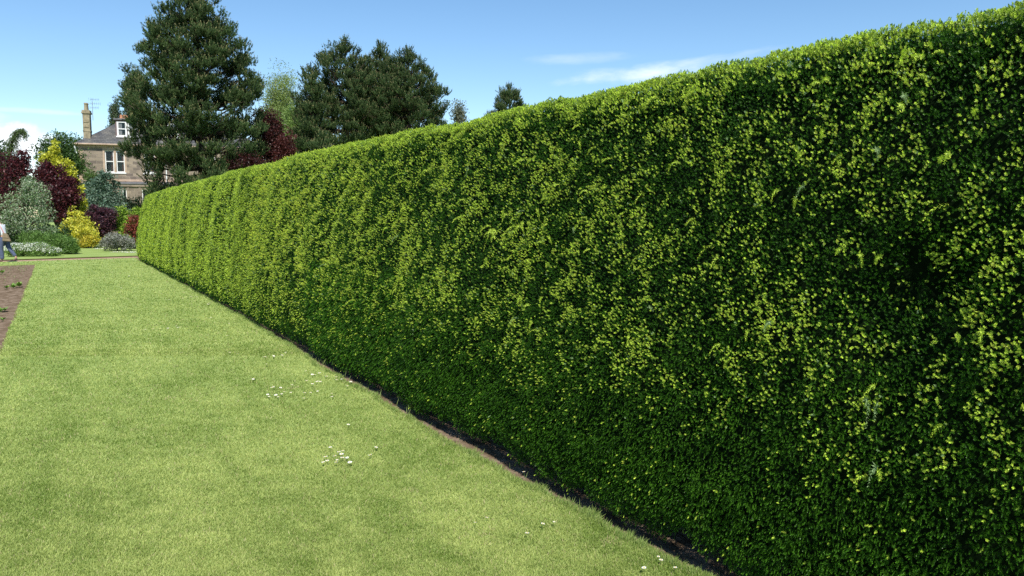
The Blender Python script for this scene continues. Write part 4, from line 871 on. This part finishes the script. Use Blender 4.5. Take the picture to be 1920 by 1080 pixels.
def dormer(u0, u1, windows):
    zf = 8.62; yf = .72; zt = 10.12; m = MB()
    wall_open(m, u0, u1, zf-.1, zt, yf, windows, .12)
    m.add([(u0, yf, zf-.1), (u0, yf, zt), (u0, 3.0, zt), (u0, 3.0, zf-.1)], [(0, 3, 2, 1)]); m.add([(u1, yf, zf-.1), (u1, yf, zt), (u1, 3.0, zt), (u1, 3.0, zf-.1)], [(0, 1, 2, 3)])
    d = m.build('dormer', M_cheek, house); r_ = MB(); r_.box(u0-.12, u1+.12, yf-.15, 3.3, zt+.003, zt+.12); r_.build('dormer_roof', M_lead, d)
    bk = MB(); bk.box(u0+.05, u1-.05, yf+.6, yf+.65, zf, zt-.05); bk.build('interior', M_room, d)
    for (a, b_, c, dd) in windows:
        f = MB(); t = .085; zm = (c+dd)/2; y = yf-.02
        f.box(a-.05, a+t, y, y+.09, c, dd); f.box(b_-t, b_+.05, y, y+.09, c, dd); f.box(a+t, b_-t, y+.002, y+.08, c, c+t); f.box(a+t, b_-t, y+.002, y+.08, dd-t, dd); f.box(a+t, b_-t, y+.004, y+.07, zm-.04, zm+.04); f.box(a-.12, b_+.12, y-.12, y+.02, c-.12, c-.004)
        f.build('window', M_white, d); p = MB(); p.box(a+t*.8, b_-t*.8, y+.045, y+.05, c+t, dd-t); p.build('pane', M_glass, d)
        cu = MB(); cu.box(a+t, a+(b_-a)*.5, y+.10, y+.11, c+t, dd-t); cu.build('net_curtain', M_white, d)
dormer(2.86, 4.75, [(3.02, 3.72, 8.72, 9.98), (3.88, 4.58, 8.72, 9.98)])
dormer(6.3, 8.1, [(6.42, 7.1, 8.72, 9.98), (7.25, 7.95, 8.72, 9.98)])
# bay of the lower floor with pilasters and lead roof
bay = MB(); wall_open(bay, 3.15, 7.2, 0, 4.45, -1.0, [(3.42, 3.74, 1.3, 4.0), (4.95, 6.0, 1.3, 4.02), (6.3, 6.9, 1.3, 4.0)], .15)
bay.add([(3.15, -1, 0), (3.15, 0, 0), (3.15, 0, 4.45), (3.15, -1, 4.45)], [(0, 3, 2, 1)]); bay.add([(7.2, -1, 0), (7.2, 0, 0), (7.2, 0, 4.45), (7.2, -1, 4.45)], [(0, 1, 2, 3)])
for u_ in (3.15, 3.8, 4.7, 6.05, 6.95): bay.box(u_, u_+.17, -1.05, -1.003, 0, 4.25)
bay.box(3.05, 7.3, -1.12, -.003, 4.25, 4.45); by = bay.build('bay', M_stone, house)
br_ = MB(); br_.add([(3.0, -1.18, 4.453), (7.35, -1.18, 4.453), (7.35, -.06, 4.453), (3.0, -.06, 4.453), (3.0, -1.18, 4.55), (7.35, -1.18, 4.55), (7.05, -.06, 4.70), (3.3, -.06, 4.70)], [(0, 3, 2, 1), (4, 5, 6, 7), (0, 1, 5, 4), (1, 2, 6, 5), (2, 3, 7, 6), (3, 0, 4, 7)]); br_.build('bay_roof', M_lead, by)
for (a, b_, c, d) in [(3.42, 3.74, 1.3, 4.0), (4.95, 6.0, 1.3, 4.02), (6.3, 6.9, 1.3, 4.0)]:
    f = MB(); t = .06; f.box(a, a+t, -.93, -.86, c, d); f.box(b_-t, b_, -.93, -.86, c, d); f.box(a+t, b_-t, -.93, -.86, 2.6, 2.68); f.box(a+t, b_-t, -.928, -.862, d-t, d); f.build('window', M_white, by); p = MB(); p.box(a+t*.8, b_-t*.8, -.9, -.895, c, d-t*.8); p.build('pane', M_glass, by)
bi = MB(); bi.box(3.3, 7.1, -.3, -.25, .1, 4.2); bi.build('interior', M_room, by)

# ------------------------------------------------------------------ the walker at the left edge
M_skin = noise_mat('skin', (.42, .24, .17), (.50, .30, .22), 12, rough=.6); M_hair = noise_mat('hair', (.05, .03, .02), (.10, .06, .04), 40, rough=.7)
M_shirt = noise_mat('pale_shirt', (.62, .66, .70), (.74, .77, .80), 6, rough=.9); M_jeans = noise_mat('denim', (.055, .075, .13), (.10, .12, .19), 30, rough=.9)
M_shoe = noise_mat('brown_shoe', (.10, .06, .05), (.16, .10, .08), 10, rough=.6); M_bag = noise_mat('bag_canvas', (.17, .13, .08), (.25, .19, .12), 14, rough=.9); M_strap = noise_mat('pink_strap', (.55, .22, .22), (.62, .28, .28), 8, rough=.8)
def skin(name, chains, mat, parent, sub=2, root=0):
    """chains: list of [(x,y,z,r),...]; a chain may start with an int index of an earlier vertex"""
    vs, es, rr = [], [], []
    for c in chains:
        prev = None
        for p in c:
            if isinstance(p, int): prev = p; continue
            vs.append(p[:3]); rr.append(p[3]); i = len(vs)-1
            if prev is not None: es.append((prev, i))
            prev = i
    me = bpy.data.meshes.new(name); me.from_pydata(vs, es, []); me.materials.append(mat); o = bpy.data.objects.new(name, me); COL.objects.link(o); o.parent = parent
    m = o.modifiers.new('skin', 'SKIN'); m.use_smooth_shade = True
    for i, r in enumerate(rr):
        x, y = (r if isinstance(r, tuple) else (r, r)); me.skin_vertices[0].data[i].radius = (x, y); me.skin_vertices[0].data[i].use_root = (i == root)
    s = o.modifiers.new('sub', 'SUBSURF'); s.levels = sub; s.render_levels = sub
    return o
pp = ground(6, 490.5)
person = empty('person', (pp[0], pp[1], 0), 0, 'person in pale shirt and dark jeans walking left along the path with a brown bag', 'person')
# facing -X.  y<0 is the side nearer to the camera
body = [[(.05, 0, .86, .12), (.03, 0, 1.00, .115), (-.01, 0, 1.16, .125), (-.04, 0, 1.30, .115), (-.06, 0, 1.375, .055), (-.09, 0, 1.44, .052), (-.11, 0, 1.52, .082), (-.115, 0, 1.575, .080), (-.11, 0, 1.62, .045)],
        [0, (.04, -.09, .80, .085), (.00, -.09, .46, .056), (.03, -.09, .24, .048), (.03, -.09, .09, .034), (-.05, -.09, .04, .034), (-.12, -.09, .03, .026)],
        [0, (.08, .09, .80, .085), (.20, .09, .47, .055), (.33, .09, .30, .047), (.43, .09, .15, .034), (.39, .09, .07, .032), (.34, .09, .03, .024)],
        [3, (-.03, -.17, 1.31, .050), (.05, -.21, 1.06, .040), (-.06, -.20, .84, .027)],
        [3, (-.05, .17, 1.31, .050), (-.14, .21, 1.07, .040), (-.34, .20, .98, .027)]]
skin('body', body, M_skin, person)
def hand(bx, by, bz, dx, dz, side):
    ch_ = [[(bx, by, bz, .026), (bx+dx*.06, by, bz+dz*.06, .030)]]
    for k in range(4):
        o_ = (k-1.5)*.017; l = (.062, .072, .068, .052)[k]; ch_.append([1, (bx+dx*.085, by+o_, bz+dz*.085, .0095), (bx+dx*(.085+l*.5), by+o_, bz+dz*(.085+l*.5)-.004, .0085), (bx+dx*(.085+l)-.012, by+o_*.9, bz+dz*(.085+l)-.010, .007)])
    ch_.append([0, (bx+dx*.03, by-.030*side, bz+dz*.03, .012), (bx+dx*.065-.01, by-.042*side, bz+dz*.065, .009)]); return ch_
skin('hand', hand(-.06, -.20, .84, -.35, -.93, 1), M_skin, person, 1); skin('hand', hand(-.34, .20, .98, -.9, -.25, -1), M_skin, person, 1)
hd = skin('hair', [[(-.075, 0, 1.50, .055), (-.085, 0, 1.58, .086), (-.11, 0, 1.625, .080)]], M_hair, person)
fc = MB(); fc.tube([(-.185, 0, 1.545), (-.215, 0, 1.515), (-.19, 0, 1.505)], [.008, .013, .010], 8); fc.tube([(-.19, -.022, 1.475), (-.196, 0, 1.475), (-.19, .022, 1.475)], [.004, .006, .004], 6); fc.tube([(-.10, -.083, 1.56), (-.09, -.092, 1.54), (-.10, -.083, 1.515)], [.01, .015, .008], 8); fc.tube([(-.10, .083, 1.56), (-.09, .092, 1.54), (-.10, .083, 1.515)], [.01, .015, .008], 8); fc.build('face', M_skin, person, smooth=True)
ey = MB()
for s_ in (-1, 1): ey.tube([(-.183, s_*.030, 1.55), (-.190, s_*.030, 1.55)], [.010, .006], 8)
ey.build('eyes', M_hair, person)
skin('shirt', [[(.045, 0, .92, (.150, .135)), (.03, 0, 1.02, .140), (-.01, 0, 1.16, .150), (-.04, 0, 1.30, .142), (-.062, 0, 1.375, .075)], [3, (-.03, -.175, 1.31, .072), (.02, -.20, 1.15, .068), (.05, -.212, 1.06, .055), (.0, -.208, .95, .050)], [3, (-.05, .175, 1.31, .072), (-.10, .20, 1.17, .066), (-.14, .212, 1.08, .054)]], M_shirt, person)
skin('trousers', [[(.05, 0, .95, .13), (.05, 0, .86, .138)], [1, (.04, -.09, .78, .108), (.00, -.09, .46, .080), (.03, -.09, .24, .074), (.03, -.09, .08, .072)], [1, (.08, .09, .78, .108), (.20, .09, .47, .078), (.33, .09, .30, .068), (.41, .09, .18, .064)]], M_jeans, person)
for ch_ in ([(.06, -.09, .055, .045), (-.02, -.09, .045, .046), (-.10, -.09, .035, .042), (-.15, -.09, .03, .03)], [(.455, .09, .13, .044), (.41, .09, .08, .046), (.35, .09, .045, .040), (.31, .09, .03, .028)]): skin('shoe', [ch_], M_shoe, person, 2)
bag = empty('shoulder_bag', (pp[0]+.26, pp[1]-.16, .76), 0, 'brown canvas shoulder bag hanging behind the walker', 'bag')
bm_ = MB(); bm_.add([(-.13, -.05, .0), (.17, -.05, -.02), (.17, .06, -.02), (-.13, .06, 0), (-.08, -.035, .30), (.06, -.035, .26), (.06, .045, .26), (-.08, .045, .30)], [(0, 3, 2, 1), (4, 5, 6, 7), (0, 1, 5, 4), (1, 2, 6, 5), (2, 3, 7, 6), (3, 0, 4, 7)])
bb = bm_.build('pouch', M_bag, bag, smooth=False, bevel=.03)
fl = MB(); fl.add([(-.10, -.058, .13), (.12, -.058, .11), (.12, -.045, .11), (-.10, -.045, .13), (-.09, -.043, .31), (.07, -.043, .27), (.07, -.03, .27), (-.09, -.03, .31)], [(0, 3, 2, 1), (4, 5, 6, 7), (0, 1, 5, 4), (1, 2, 6, 5), (2, 3, 7, 6), (3, 0, 4, 7)]); fl.build('flap', M_bag, bag)
sp_ = MB(); sp_.tube([(-.06, 0, .28), (-.16, 0, .50), (-.27, .04, .625), (-.38, .10, .60), (-.44, .18, .45)], [.014]*5, 6); sp_.build('strap', M_strap, bag)
